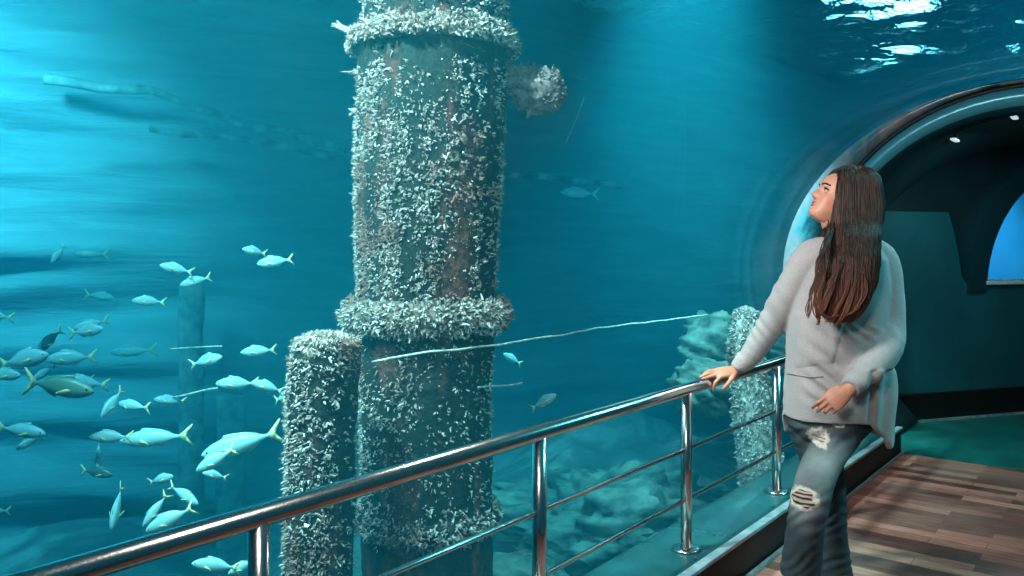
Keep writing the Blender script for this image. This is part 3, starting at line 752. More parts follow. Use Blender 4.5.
def smooth_path(pts, k=6):
    """Catmull-Rom through (Vector, radius)"""
    out = []
    P = [pts[0]] + list(pts) + [pts[-1]]
    for i in range(1, len(P) - 2):
        for j in range(k):
            t = j / k; a, b, c, d = P[i - 1], P[i], P[i + 1], P[i + 2]
            f = lambda w_, x, y, z: 0.5 * ((2 * x) + (-w_ + y) * t + (2 * w_ - 5 * x + 4 * y - z) * t * t + (-w_ + 3 * x - 3 * y + z) * t ** 3)
            out.append((f(a[0], b[0], c[0], d[0]), f(a[1], b[1], c[1], d[1])))
    out.append(pts[-1]); return out
def limb(mb, pts, n=16, k=6):
    q = smooth_path([(Vector(p), r) for p, r in pts], k); mb.tube([p for p, r in q], [r for p, r in q], n)
def A(x, y, Y): return at(x, y, Y)

# ---- head frame
HS = 0.93
hyaw, hp = math.radians(1), math.radians(26)
hf = Vector((-math.cos(hp) * math.cos(hyaw), -math.cos(hp) * math.sin(hyaw), math.sin(hp)))
hl = Vector((0, 0, 1)).cross(hf).normalized(); hu = hf.cross(hl).normalized()      # hl = her left
HC = A(837.5, 199.5, PZ - .02)
def H(x, y, z): return HC + (hf * x + hl * y + hu * z) * HS
HEAD = [(-.116, .052, .000, .026), (-.108, .078, -.03, .036), (-.092, .087, -.05, .047), (-.074, .082, -.062, .055), (-.06, .083, -.07, .0595), (-.035, .082, -.08, .066),
        (0, .081, -.09, .070), (.03, .091, -.098, .0725), (.06, .087, -.099, .0715), (.085, .072, -.088, .0625), (.105, .045, -.06, .045), (.116, .015, -.02, .02)]
def g2(d, s): return math.exp(-(d / s) ** 2)
def headpt(z, a):
    xf, xb, w_ = interp(HEAD, z); cx = (xf + xb) * .42
    c, s_ = math.cos(a), math.sin(a)
    x = cx + ((xf - cx) if c > 0 else (cx - xb)) * (abs(c) ** .86) * (1 if c > 0 else -1)
    y = w_ * (abs(s_) ** .92) * (1 if s_ > 0 else -1)
    if c > 0:
        ns = 0.0
        if -.05 < z < .03: ns = (.031 * sstep(.028, -.026, z) if z > -.028 else .031 * sstep(-.045, -.028, z))
        x += ns * g2(y, .011 + .004 * sstep(0, -.03, z))
        x += .0065 * g2(y, .021) * (g2(z + .055, .006) + .9 * g2(z + .069, .007)) - .003 * g2(y, .016) * g2(z + .0620, .0028)
        x += .006 * g2(y, .02) * g2(z + .096, .013)
        for sg in (-1, 1):
            x -= .010 * g2(y - sg * .031, .014) * g2(z - .004, .012)
            x += .004 * g2(y - sg * .032, .02) * g2(z - .023, .007)
            x += .004 * g2(y - sg * .043, .018) * g2(z + .025, .018)
    return x, y, z
body = MB(); rr = []
for i in range(61):
    z = lerp(-.1165, .1165, i / 60); rr.append([H(*headpt(z, 2 * PI * j / 72)) for j in range(72)])
body.rings(rr)
for sg in (-1, 1):                                                      # ears
    c = H(-.012, sg * .069, -.004); body.blob(c, (.012, .012, .026), 12, 8)
NB = A(846, 246, PZ + .03)
limb(body, [(H(-.02, 0, -.06), .047), (H(-.028, 0, -.10), .045), (A(842, 232, PZ + .015), .046), (NB, .06)], 18)
# torso under the clothes
def ring(x, y, Y, hw, hd, n=24): 
    c = A(x, y, Y); return [c + Vector((math.cos(2 * PI * k / n) * hw, math.sin(2 * PI * k / n) * hd, 0)) for k in range(n)]
body.rings([ring(843, 243, PZ + .03, .05, .045), ring(842, 254, PZ + .03, .13, .075), ring(841, 280, PZ + .02, .16, .095), ring(839, 310, PZ, .15, .10), ring(836, 350, PZ, .125, .09), ring(834, 390, PZ, .145, .10), ring(832, 425, PZ, .15, .10), ring(830, 440, PZ + .02, .08, .06)])
# joints
R_SH, R_EL, R_WR = A(806, 258, PZ), A(773, 321, 3.355), Vector((.945, 3.45, .876))
L_SH, L_EL, L_WR = A(880, 262, PZ + .04), A(889, 338, 3.22), A(849, 389.5, 3.035)
limb(body, [(A(830, 254, PZ), .05), (R_SH, .05), (R_SH.lerp(R_EL, .5), .042), (R_EL, .036), (A(757, 348, 3.405), .030), (R_WR, .023)])
limb(body, [(A(855, 256, PZ + .03), .05), (L_SH, .05), (L_SH.lerp(L_EL, .5), .042), (L_EL, .036), (L_EL.lerp(L_WR, .4), .035), (L_WR, .023)])
def hand(wr, F, U, side, curls, thumb, spread=(.14, .03, -.06, -.16)):
    """side +1: thumb side = U x F (right hand), -1: left hand"""
    F = F.normalized(); U = (U - F * U.dot(F)).normalized(); T = U.cross(F) * side
    def sec(c, w_, t_, n=14): return [c + T * math.cos(2 * PI * k / n) * w_ + U * math.sin(2 * PI * k / n) * t_ for k in range(n)]
    body.rings([sec(wr - F * .02, .023, .019), sec(wr, .025, .018), sec(wr + F * .03, .033, .0165), sec(wr + F * .06, .0385, .0145), sec(wr + F * .083, .039, .0115), sec(wr + F * .092, .034, .008)])
    tips = []
    for k, (off, L, r) in enumerate(((.0285, .073, .0083), (.0095, .081, .0085), (-.0095, .075, .0081), (-.0275, .058, .0072))):
        a = spread[k]; d = F * math.cos(a) + T * math.sin(a); p = wr + F * (.070 if k < 3 else .062) + T * off * .95
        ax = d.cross(U).normalized()                     # rotate d towards -U
        pts = [(p, r * 1.08), (p + d * .018, r * 1.05)]; cur = p + d * .018
        for seg, ang in zip((.47, .31, .24), curls[k]):
            d = Quaternion(ax, math.radians(-ang)) @ d; mid = cur + d * L * seg * .5; cur = cur + d * L * seg
            pts += [(mid, r * .95), (cur, r * (.97 if seg != .24 else .72))]; r *= .94
        body.tube([q for q, _ in pts], [q for _, q in pts], 10); tips.append((cur, d, r))
    base = wr + F * .022 + T * .022
    q = [base] + [wr + F * a + T * b + U * c for a, b, c in thumb]
    body.tube(q, [.0135, .0115, .0095, .0085, .0065][:len(q)], 10); tips.append((q[-1], (q[-1] - q[-2]).normalized(), .007))
    return tips
tipsR = hand(R_WR, Vector((-.95, -.22, -.13)), Vector((-.08, -.42, 1)), 1,
     ((40, 34, 12), (3, 6, 4), (4, 10, 8), (7, 14, 10)), ((.044, .040, -.012), (.062, .047, -.026), (.078, .047, -.042), (.088, .044, -.052)), (.10, .02, -.06, -.14))
tipsL = hand(L_WR, Vector((-.80, -.10, -.56)), Vector((-.25, -.9, .35)), -1,
     ((18, 34, 18), (28, 44, 20), (40, 56, 26), (50, 60, 28)), ((.045, .034, -.010), (.066, .035, -.020), (.088, .028, -.026)), (.05, .01, -.03, -.08))
# legs
LEG1 = [(838, 420, 3.23, .088), (836, 440, 3.20, .083), (821, 466, 3.14, .074), (809, 504, 3.08, .055), (804, 537, 3.10, .052), (801, 570, 3.12, .038), (800, 590, 3.13, .033)]
LEG2 = [(812, 418, 3.26, .085), (815, 440, 3.29, .080), (821, 462, 3.31, .073), (829, 498, 3.33, .056), (832, 530, 3.34, .052), (836, 566, 3.35, .038), (837, 578, 3.36, .033)]
for lg in (LEG1, LEG2): limb(body, [(A(x, y, Y + .01), r * .68) for x, y, Y, r in lg])
# feet
def foot(ank, d):
    d = Vector((d[0], d[1], 0)).normalized(); z = Vector((0, 0, 1)); f0 = Vector((ank.x, ank.y, 0)); s_ = d.cross(z)
    def sec(c, w_, h, n=14): return [c + s_ * math.cos(2 * PI * k / n) * w_ + z * (h + math.sin(2 * PI * k / n) * h) for k in range(n)]
    return f0, d, [sec(f0 - d * .055, .022, .02), sec(f0 - d * .03, .031, .034), sec(f0 + d * .02, .036, .042), sec(f0 + d * .08, .042, .027), sec(f0 + d * .13, .043, .018), sec(f0 + d * .17, .03, .011)]
ft = []
for ank, d in ((A(800, 590, 3.13), (-.35, -1)), (A(837, 578, 3.36), (-.25, -1))):
    f0, d_, secs = foot(ank, d); body.rings([[p + Vector((0, 0, .012)) for p in s_] for s_ in secs]); ft.append((f0, d_, secs))
    limb(body, [(ank, .033), (Vector((ank.x, ank.y, .05)), .034)], 14)
SKIN = Mat('skin'); m = SKIN
v = m.coord((1, 1, 1)); n1 = m.noise(v, 14, 4)
geo = m.node('ShaderNodeNewGeometry')
def dist_mask(mat, geo, c, r0, r1):
    nd = mat.node('ShaderNodeVectorMath', operation='DISTANCE'); mat.link(geo.outputs['Position'], nd.inputs[0]); nd.inputs[1].default_value = c
    mr = mat.node('ShaderNodeMapRange'); mr.inputs['From Min'].default_value = r0; mr.inputs['From Max'].default_value = r1
    mr.inputs['To Min'].default_value = 1; mr.inputs['To Max'].default_value = 0; mat.link(nd.outputs['Value'], mr.inputs['Value']); return mr.outputs[0]
c = m.ramp(n1, [(.35, lin(186, 128, 103)), (.65, lin(206, 151, 126))])
for sg in (-1, 1): c = m.mix(dist_mask(m, geo, H(.05, sg * .05, -.034), .004, .042), c, lin(188, 112, 90))
m.base(c); m.set(Roughness=.48); m.b.inputs['Subsurface Weight'].default_value = .08; m.b.inputs['Subsurface Radius'].default_value = (.01, .004, .002); SKIN = m.m
bo = remeshed(body, 'body', SKIN, person, .0036, 2)
# face details
LIP = plain('lips', lin(176, 84, 78), .35); BROW = plain('brow_hair', lin(40, 26, 20), .8)
EWHITE = plain('eye_white', lin(170, 162, 156), .2); IRIS = plain('iris', lin(40, 26, 18), .15); NAIL = plain('nail', lin(214, 160, 150), .3)
for sg in (-1, 1):
    mb = MB(); ec = H(.0665, sg * .031, .004); mb.blob(ec, (.0108,) * 3, 16, 10); e_ = mb.build('eye', EWHITE, bo)
    mb = MB(); mb.blob(ec + hf * .0062 * HS + hu * .001, (.0060, .0060, .0060), 14, 8); mb.build('iris', IRIS, bo)
    mb = MB(); pts = [H(.0765 + .003 * math.cos((q - .5) * PI) - .008 * q * q, sg * (.017 + .031 * q), .0115 + .004 * math.sin(q * PI) - .004 * q) for q in [i / 8 for i in range(9)]]
    mb.tube(pts, [.0018 + .0018 * math.sin(PI * i / 8) for i in range(9)], 6); mb.build('eyelash', BROW, bo)
    mb = MB(); pts = []
    for i in range(9):
        q = i / 8; y_ = .012 + .040 * q; z_ = .026 + .007 * math.sin(min(1, q * 1.35) * PI * .6) - .006 * q * q
        a = math.asin(min(.95, y_ / .0725)) ; pts.append(H(headpt(z_, a)[0] + .001, sg * y_, z_))
    mb.tube(pts, [.0015 + .0024 * math.sin(PI * (i + 1) / 11) for i in range(9)], 6); mb.build('eyebrow', BROW, bo)
mb = MB()
for z_, th, ww in ((-.0555, .0042, .021), (-.0685, .0050, .019)):
    pts = [H(headpt(z_ + .002 * abs(q), math.asin(max(-.9, min(.9, q * ww / .06))))[0] - .0005, q * ww, z_ + .003 * abs(q)) for q in [i / 6 - 1 for i in range(13)]]
    mb.tube(pts, [max(.0008, th * (1 - abs(i / 6 - 1) ** 2.2)) for i in range(13)], 8)
mb.build('lips', LIP, bo)
for (p, d, r) in tipsR + tipsL:
    pass

# ---- sweater
SWEAT = Mat('grey_knit'); m = SWEAT
v = m.coord((1, 1, 1)); n1 = m.noise(v, 130, 3); n2 = m.noise(v, 9, 4)
c = m.mix(n1, lin(150, 150, 153), lin(184, 183, 184)); m.base(m.mix(m.ramp(n2, [(.35, (0, 0, 0)), (.65, (.35,) * 3)]), c, lin(140, 141, 145)))
m.bump(n1, .25, .003); m.set(Roughness=.92); m.b.inputs['Sheen Weight'].default_value = .2; SWEAT = m.m
sw = MB()
rows = [(238, 826, 858, .055), (243, 814, 868, .085), (249, 804, 879, .11), (260, 797, 886, .125), (282, 793, 888, .135), (310, 790, 888, .145), (340, 788, 888, .15), (370, 787, 890, .155), (395, 786, 892, .16), (414, 785.5, 891, .162)]
NR = 72; rr = []
for y, x0, x1, hd in rows:
    c = A((x0 + x1) / 2, y, PZ + .02); hw = (x1 - x0) / 2 / FPX * PZ; row = []
    for k in range(NR):
        a = 2 * PI * k / NR; ca, sa = math.cos(a), math.sin(a)
        row.append(c + Vector((hw * (abs(ca) ** .85) * (1 if ca > 0 else -1), hd * (abs(sa) ** .85) * (1 if sa > 0 else -1), 0)))
    rr.append(row)
def hemdrop(k):
    a = math.degrees(2 * PI * k / NR) ; a = (a + 180) % 360 - 180         # 0 = camera right, -90 = towards the viewer
    return .10 * g2(a + 40, 26) + .085 * sstep(-25, 10, a) * sstep(170, 140, a) - .010 * g2(a + 75, 18)
base = rr[-1]; ctr = sum(base, Vector()) / NR
for q in (.35, .7, 1.0):
    rr.append([ctr + (p - ctr) * (1 + .015 * q) + Vector((0, 0, -.012 - q * hemdrop(k))) for k, p in enumerate(base)])
rr.append([ctr + (p - ctr) * .90 + Vector((0, 0, -.006 - hemdrop(k))) for k, p in enumerate(base)])
rr.append([ctr + (p - ctr) * .82 + Vector((0, 0, .05)) for k, p in enumerate(base)])
sw.rings(rr)
CR = R_WR + (R_EL - R_WR).normalized() * .022
limb(sw, [(A(832, 256, PZ), .075), (A(810, 258, PZ), .072), (A(793, 286, 3.28), .066), (A(775, 318, 3.345), .058), (A(760, 342, 3.395), .050), (A(749, 358, 3.425), .042), (CR, .034)], 22)
CLw = L_WR + (L_EL - L_WR).normalized() * .018
limb(sw, [(A(850, 256, PZ + .03), .08), (A(876, 262, PZ + .03), .082), (A(885, 295, 3.26), .072), (A(888, 325, 3.22), .067), (A(886, 345, 3.17), .065), (A(874, 364, 3.11), .058), (A(860, 378, 3.07), .048), (CLw, .039)], 22)
# hood lying on the back
sw.blob(A(862, 250, PZ + .12), (.10, .07, .06), 20, 12)
def swdisp(p):
    d = .006 * noise.noise(p * 6) + .004 * noise.noise(Vector((p.x * 16, p.y * 16, p.z * 7)))
    s_, t_ = p.x, p.z
    # pulled drape folds: run from the left shoulder side down to the pocket
    yv = HORIZON - (p.z - CAMZ) / p.y * FPX; xv = 512 + p.x / p.y * FPX
    q = (xv - 800) * .62 + (yv - 330) * -.78
    if p.y < PZ and p.y > 3.06: d += .009 * sstep(846, 832, xv) * math.sin(q * .42 + 2.5 * noise.noise(p * 4)) * sstep(300, 345, yv) * sstep(420, 390, yv) * sstep(795, 825, xv)
    if xv > 862 and yv > 370: d += .006 * math.sin(xv * .42 + .04 * yv) * sstep(862, 872, xv)
    # sleeve wrinkles
    if xv < 786 or (xv > 836 and 325 < yv < 395 and p.y < 3.15):
        d += .0028 * math.sin((xv * .8 - yv * .9) * .5 + 7 * noise.noise(p * 7)) * (.4 + noise.noise(p * 5 + Vector((3, 3, 3))))
    return d
so_ = remeshed(sw, 'sweater', SWEAT, person, .0062, 4, swdisp)
# ribbed cuffs
for c0, d0, r0 in ((CR, (R_EL - R_WR).normalized(), .031), (CLw, (L_EL - L_WR).normalized(), .036)):
    mb = MB(); u = d0.cross(Vector((0, 0, 1))).normalized(); w_ = d0.cross(u); rr = []
    for h, q in ((-.012, .80), (-.012, 1.0), (0, 1.06), (.02, 1.1), (.04, 1.18), (.05, 1.12)):
        rr.append([c0 + d0 * h + (u * math.cos(2 * PI * k / 60) + w_ * math.sin(2 * PI * k / 60)) * (r0 * q + (.0012 if k % 2 else 0)) for k in range(60)])
    mb.rings(rr); mb.build('cuff', SWEAT, so_)
# kangaroo pocket: a raised panel that follows the front
from mathutils.bvhtree import BVHTree
bv = BVHTree.FromPolygons([v.co.copy() for v in so_.data.vertices], [tuple(p.vertices) for p in so_.data.polygons])
CAMP = Vector((0, 0, CAMZ))
def onfront(x, y, off=.0):
    o_ = A(x, y, 2.4); d_ = Vector((0, 1, 0)); h, n_, i, ds = bv.ray_cast(o_ * (2.6 / 2.4) - Vector((0, 0, 0)), (A(x, y, 4) - A(x, y, 2.4)).normalized())
    if h is None: h = A(x, y, PZ - .12); n_ = Vector((0, -1, 0))
    return h + n_ * off
def panel(name, quad, off, th, nu=14, nv=12):
    top = []
    for j in range(nv + 1):
        for i in range(nu + 1):
            u, v_ = i / nu, j / nv
            x = lerp(lerp(quad[0][0], quad[1][0], u), lerp(quad[3][0], quad[2][0], u), v_); y = lerp(lerp(quad[0][1], quad[1][1], u), lerp(quad[3][1], quad[2][1], u), v_)
            edge = min(u, 1 - u, v_, 1 - v_)
            top.append(onfront(x, y, off * sstep(-.02, .06, edge) - .002))
    fs = [(j * (nu + 1) + i, j * (nu + 1) + i + 1, (j + 1) * (nu + 1) + i + 1, (j + 1) * (nu + 1) + i) for j in range(nv) for i in range(nu)]
    mb = MB(); mb.add(top, fs); o = mb.build(name, SWEAT, so_, fix=False); return o
panel('pocket', [(794, 339), (846, 350), (834, 394), (792, 399)], .009, .004)
SEAM = plain('seam', lin(196, 194, 192), .9)
def seam(name, pts, r=.0022, mat=None):
    out = []
    for a, b in zip(pts, pts[1:]):
        for i in range(6): out.append(onfront(lerp(a[0], b[0], i / 6), lerp(a[1], b[1], i / 6), .004))
    mb = MB(); mb.tube(out, r, 6); mb.build(name, mat or SWEAT, so_)
seam('hem_seam', [(787, 402), (800, 405), (815, 407), (824, 407)], .0017)

# ---- jeans
JEAN = Mat('faded_denim'); m = JEAN
v = m.coord((1, 1, 1)); n1 = m.noise(v, 90, 3); n2 = m.noise(v, 7, 4); geo = m.node('ShaderNodeNewGeometry')
c = m.mix(n1, lin(30, 46, 54), lin(56, 75, 84))
fade = dist_mask(m, geo, A(818, 462, 3.06), .05, .22); fade2 = dist_mask(m, geo, A(806, 505, 3.02), .03, .13)
fm = m.node('ShaderNodeMath', operation='MAXIMUM'); m.link(fade, fm.inputs[0]); m.link(fade2, fm.inputs[1])
fq = m.node('ShaderNodeMath', operation='MULTIPLY'); m.link(fm.outputs[0], fq.inputs[0]); m.link(m.ramp(n2, [(.3, (.35,) * 3), (.65, (1,) * 3)]), fq.inputs[1])
c = m.mix(fq.outputs[0], c, lin(128, 142, 144))
sep = m.node('ShaderNodeSeparateXYZ'); m.link(geo.outputs['Position'], sep.inputs[0])
def rip(c, ctr, rx, rz, ang=0.0, thread=True):
    mp = m.node('ShaderNodeMapping', vector_type='TEXTURE'); mp.inputs['Location'].default_value = ctr; mp.inputs['Rotation'].default_value = (0, ang, 0); mp.inputs['Scale'].default_value = (rx, .09, rz)
    m.link(geo.outputs['Position'], mp.inputs['Vector'])
    ln = m.node('ShaderNodeVectorMath', operation='LENGTH'); m.link(mp.outputs['Vector'], ln.inputs[0])
    ad_ = m.node('ShaderNodeMath', operation='MULTIPLY_ADD'); m.link(m.noise(mp.outputs['Vector'], 2.2, 4), ad_.inputs[0]); ad_.inputs[1].default_value = 1.0; m.link(ln.outputs['Value'], ad_.inputs[2])
    hole = m.ramp(ad_.outputs[0], [(.0, (1,) * 3), (.98 / 1, (1,) * 3), (1.0, (0,) * 3)])
    mr1 = m.node('ShaderNodeMapRange'); mr1.inputs['From Min'].default_value = 1.28; mr1.inputs['From Max'].default_value = 1.38; mr1.inputs['To Min'].default_value = 1; mr1.inputs['To Max'].default_value = 0; m.link(ad_.outputs[0], mr1.inputs['Value'])
    mr2 = m.node('ShaderNodeMapRange'); mr2.inputs['From Min'].default_value = 1.5; mr2.inputs['From Max'].default_value = 1.75; mr2.inputs['To Min'].default_value = 1; mr2.inputs['To Max'].default_value = 0; m.link(ad_.outputs[0], mr2.inputs['Value'])
    c = m.mix(mr2.outputs[0], c, lin(206, 204, 196))
    wv = m.node('ShaderNodeTexWave', wave_type='BANDS', bands_direction='Z'); wv.inputs['Scale'].default_value = .8; wv.inputs['Distortion'].default_value = 6.0; wv.inputs['Detail'].default_value = 2; m.link(mp.outputs['Vector'], wv.inputs['Vector'])
    inner = m.mix(m.ramp(wv.outputs['Fac'], [(.3, (0,) * 3), (.5, (.5,) * 3), (.75, (1,) * 3)]), lin(40, 36, 38), lin(178, 160, 146)) if thread else m.mix(m.ramp(wv.outputs['Fac'], [(.1, (0,) * 3), (.4, (1,) * 3)]), lin(104, 104, 102), lin(184, 176, 168))  # knee hole: the dark bands are shadow painted into the colour
    return m.mix(mr1.outputs[0], c, inner)
c = rip(c, A(803, 500, 3.02), .050, .036); c = rip(c, A(822, 440, 3.10), .036, .036, .25, False); c = rip(c, A(838, 424, 3.12), .022, .012, .3, False)
m.base(c); m.bump(n1, .3, .003); m.set(Roughness=.85); JEAN = m.m
jm = MB()
jm.rings([ring(836, 380, PZ, .16, .115), ring(835, 405, PZ, .170, .125), ring(832, 425, PZ, .168, .122), ring(830, 438, PZ, .12, .10)])
def jleg(rows):
    rr = []
    q = smooth_path([(Vector(((x0 + x1) / 2, y, Y)), (x1 - x0) / 2 / FPX * Y) for y, x0, x1, Y in rows], 6)
    for p, r in q:
        c_ = A(p.x, p.y, p.z); rr.append([c_ + Vector((math.cos(2 * PI * k / 32) * r, math.sin(2 * PI * k / 32) * r * 1.02, 0)) for k in range(32)])
    jm.rings(rr)
    # turned cuff edge
jleg([(412, 806, 866, 3.24), (437, 813, 860, 3.20), (464, 801, 842, 3.14), (484, 795, 834, 3.10), (504, 790.5, 828, 3.08), (537, 786, 823, 3.10), (560, 782.5, 821, 3.12), (574, 781, 819, 3.13)])
jleg([(412, 786, 832, 3.27), (437, 792, 838, 3.29), (463, 801, 842, 3.31), (498, 811, 845, 3.33), (531, 815, 847, 3.34), (560, 817, 850, 3.35), (577, 818, 853, 3.36)])
def jdisp(p):
    yv = HORIZON - (p.z - CAMZ) / p.y * FPX; xv = 512 + p.x / p.y * FPX
    d = .004 * noise.noise(p * 11)
    d += .0025 * math.sin(yv * .5 + xv * .3 + 7 * noise.noise(p * 8)) * (g2(yv - 515, 22) + .7 * g2(yv - 440, 14) + .8 * g2(yv - 562, 12))
    return d
jo = remeshed(jm, 'jeans', JEAN, person, .005, 2, jdisp)
# ---- shoes
SHOE = plain('tan_suede', lin(168, 128, 100), .8); SOLE = plain('dark_sole', lin(40, 34, 32), .7)
for f0, d_, secs in ft:
    mb = MB(); c0 = [sum(s_, Vector()) / len(s_) for s_ in secs]
    mb.rings([[c_ + (p - c_) * 1.16 + Vector((0, 0, .015)) for p in s_] for s_, c_ in zip(secs, c0)]); sh = mb.build('shoe', SHOE, person, sub=1)
    mb = MB(); n_ = 20; out = []
    sd = d_.cross(Vector((0, 0, 1)))
    left = [(-.062, .02), (-.035, .034), (.02, .038), (.08, .046), (.13, .047), (.175, .03)]
    ol = [f0 + d_ * a + sd * b for a, b in left] + [f0 + d_ * a - sd * b for a, b in left[::-1]]
    mb.rings([[p + Vector((0, 0, .001)) for p in ol], [p + Vector((0, 0, .018)) for p in ol]]); mb.build('sole', SOLE, sh)

# ---- hair
HAIR = Mat('brown_hair'); m = HAIR
tc = m.node('ShaderNodeNewGeometry'); sp = m.node('ShaderNodeSeparateXYZ'); m.link(tc.outputs['Position'], sp.inputs[0])
mr = m.node('ShaderNodeMapRange'); mr.inputs['From Min'].default_value = A(0, 320, 3.1).z; mr.inputs['From Max'].default_value = A(0, 215, 3.2).z; m.link(sp.outputs['Z'], mr.inputs['Value'])
mpn = m.coord((60, 60, 3)); n1 = m.noise(mpn, 1.6, 3); n3 = m.noise(m.coord((1, 1, 1)), 16, 2)
c = m.ramp(mr.outputs[0], [(0.0, lin(104, 62, 44)), (.3, lin(70, 42, 31)), (.6, lin(19, 13, 12)), (1.0, lin(11, 9, 10))])
m.base(m.mix(m.ramp(n1, [(.35, (0,) * 3), (.7, (.75,) * 3)]), c, m.mix(.22, c, lin(170, 112, 80)))); m.set(Roughness=.5); m.b.inputs['Specular IOR Level'].default_value = .3; HAIR = m.m
# silhouette rows: photo y, left x, right x, distance, half depth
HR = [(166, 842, 858, 3.25, .03), (170, 834, 866, 3.25, .07), (178, 830.5, 873, 3.25, .09), (190, 828, 875, 3.245, .095), (205, 827, 877, 3.235, .095), (222, 827, 878, 3.21, .09), (240, 827, 878, 3.155, .085), (260, 824, 878, 3.11, .072), (280, 820, 875, 3.085, .06), (300, 819, 869, 3.07, .05), (314, 822, 861, 3.06, .042), (324, 828, 850, 3.06, .025)]
def hairpt(y, a, f=1.0):
    x0, x1, Y, hd = interp(HR, y)
    c_ = A((x0 + x1) / 2, y, Y); hw = (x1 - x0) / 2 / FPX * Y
    ex = lerp(.32, .9, sstep(205, 250, y)); ca, sa = math.cos(a), math.sin(a)
    return c_ + Vector(((abs(ca) ** ex) * (1 if ca > 0 else -1) * hw * f, (abs(sa) ** ex) * (1 if sa > 0 else -1) * hd * f, 0))
def hairu(y, u, f=1.0):
    x0, x1, Y, hd = interp(HR, y); c_ = A((x0 + x1) / 2, y, Y); hw = (x1 - x0) / 2 / FPX * Y
    ex = lerp(.32, .9, sstep(205, 250, y)); u = max(-1.0, min(1.0, u))
    return c_ + Vector((u * hw * f, -hd * f * (1 - abs(u) ** (2 / ex)) ** (ex / 2), 0))
hb = MB()
hb.rings([[hairpt(y, 2 * PI * k / 48, .93 + .05 * noise.noise(Vector((math.cos(2 * PI * k / 48) * 5, math.sin(2 * PI * k / 48) * 5, y * .02)))) for k in range(48)] for y in [166 + i * (322 - 166) / 52 for i in range(53)]])
ho = hb.build('hair', HAIR, person)
hs = MB(); r3 = random.Random(5)
for i in range(1100):
    a0 = r3.uniform(0, PI); u0 = r3.uniform(-1, 1)
    y1 = r3.choice([r3.uniform(285, 326), r3.uniform(300, 324), r3.uniform(255, 300)])
    y0 = 167 + 8 * r3.random() ** 2 if i % 5 else r3.uniform(180, 230)
    ph = r3.uniform(0, 6.28); am = r3.uniform(.2, 1); fr_ = r3.uniform(.09, .15); dr = r3.gauss(0, .22); pts = []; rad = []
    n_ = 22; r0 = r3.uniform(.0009, .0022)
    for k in range(n_ + 1):
        q = k / n_; y = lerp(y0, y1, q); cur = sstep(215, 300, y)
        a = a0 + dr * q + .16 * am * cur * math.sin(y * fr_ + ph)
        f = .99 + .03 * math.sin(i) + .09 * am * cur * math.cos(y * fr_ + ph)
        pts.append(hairpt(y, a, f) if i % 5 == 0 else hairu(y, u0 + .10 * dr * q + .10 * am * cur * math.sin(y * fr_ + ph), f)); rad.append(r0 * (1.0 if q < .8 else lerp(1, .25, (q - .8) / .2)))
    hs.tube(pts, rad, 5)
# curled ends and stray locks on the left edge
for (pp, r0) in (([(834, 222), (829, 238), (821, 255), (816, 275), (812, 290), (809, 308), (808, 318)], .0034), ([(834, 228), (826, 246), (818, 265), (817, 282), (815, 300), (817, 312), (819, 322)], .0042),
                 ([(830, 225), (824, 250), (820, 262), (824, 276), (820, 292), (821, 310), (818, 325)], .005), ([(831, 230), (824, 248), (817, 262), (819, 270), (824, 268)], .0036), ([(838, 270), (832, 290), (824, 306), (822, 314), (830, 318), (838, 315)], .005),
                 ([(850, 270), (846, 292), (838, 308), (832, 320), (826, 322)], .005), ([(862, 270), (864, 290), (858, 306), (850, 314), (842, 316)], .005), ([(842, 260), (834, 280), (826, 296), (818, 312), (820, 319)], .0045), ([(856, 280), (850, 300), (843, 314), (837, 326)], .0042)):
    for j in range(6):
        q = smooth_path([(A(x + r3.gauss(0, 1.3), y, max(2.98, interp(HR, min(y, 322))[2] - interp(HR, min(y, 322))[3] - .006 + (.03 if y < 240 else 0))), r0 * .6 * (1 if 0 < i_ < len(pp) - 1 else .35)) for i_, (x, y) in enumerate(pp)], 6)
        hs.tube([p for p, _ in q], [r_ for _, r_ in q], 6)
hs.build('hair_strands', HAIR, ho, fix=False)
CY = (0.55, 0.93, 1.0)
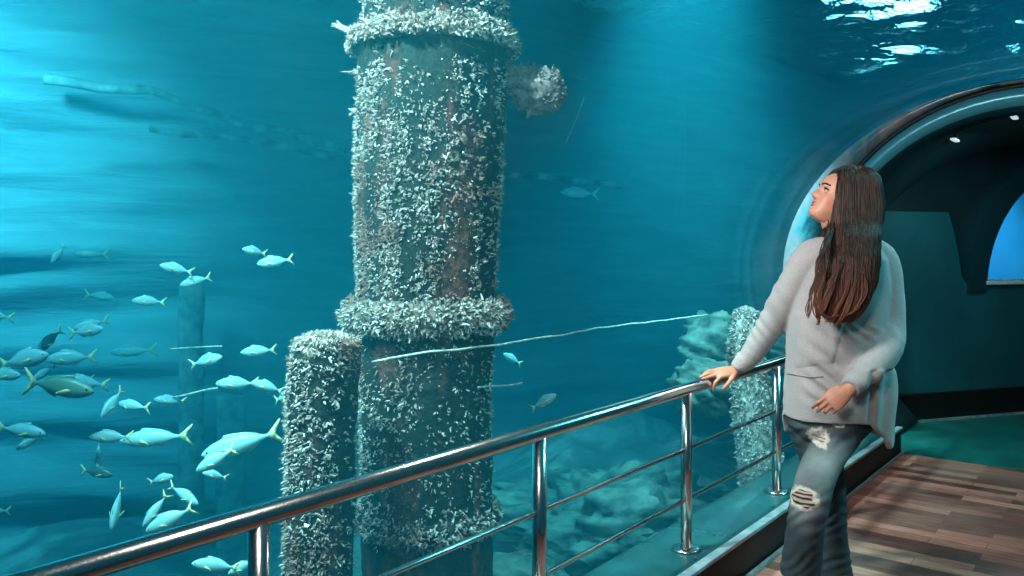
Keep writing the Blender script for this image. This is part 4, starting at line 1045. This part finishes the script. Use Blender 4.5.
spot('tank_lamp', (-4.6, 5.0, 4.15), (-6.8, 8.6, 1.7), 7200, CY, 100, 1.0, 0.3)
area('tank_lamp', (1.0, 6.2, 4.2), (1.0, 7.6, 0), 1.6, 18, CY)
spot('fish_fill', (-3.4, 2.9, 4.15), (-2.7, 4.8, 0.4), 880, (0.65, 0.97, 1.0), 92, 0.7)  # unseen light added to brighten the fish on the left
spot('reef_fill', (1.4, 5.4, 4.15), (0.9, 7.2, -0.9), 2200, (0.6, 0.98, 1.0), 60, 0.9)  # added with no known fixture, brightens the reef slope
spot('pile_light', (-1.75, 2.5, 4.15), (-0.55, 4.4, 1.3), 2600, (1, 0.9, 0.82), 62, 0.6)
spot('pile_light', (0.6, 5.0, 4.15), (1.85, 6.5, 0.2), 1300, (1, 0.95, 0.9), 38)  # extra light added to lift the leaning pale stump
area('walkway_light', W(0.75, -5.6, 2.36), at(830, 350, 3.2), 0.5, 26, (1.0, 0.90, 0.80))
area('walkway_light', W(-0.12, -4.2, 2.15), at(835, 330, 3.2), 0.3, 34, (1.0, 0.94, 0.88))  # side light added for contrast on the sweater
area('walkway_light', W(0.75, -1.6, 2.36), W(0.9, -1.7, 0), 0.4, 13, (1.0, 0.76, 0.66))
area('room_lamp', W(0.6, 0.8, 2.25), W(0.6, 1.0, 0), 0.4, 9, (0.4, 0.95, 1.0))
area('window_tank_lamp', Q(1.9, 2.15, 0.8), Q(2.0, 0.9, 1.45), 1.0, 24, (0.3, 0.8, 1.0), None, 1.7)
spot('tank_lamp', (6.6, 6.8, 4.1), (5.6, 12.5, 2.4), 2200, CY, 90, 1.0, 0.3)  # added out of view to lift the dark water at right
spot('pile_light', (-2.5, 2.9, 3.3), (-0.95, 3.95, 0.45), 520, (1, 0.93, 0.86), 34, 0.6)  # added so the short stump and its cap come up bright
spot('tank_lamp', W(3.0, -0.9, 4.05), at(856, 330, 3.25), 700, (0.2, 0.95, 1.0), 36, 0.7, 0.02)  # invented teal rim light for the right side of the sweater
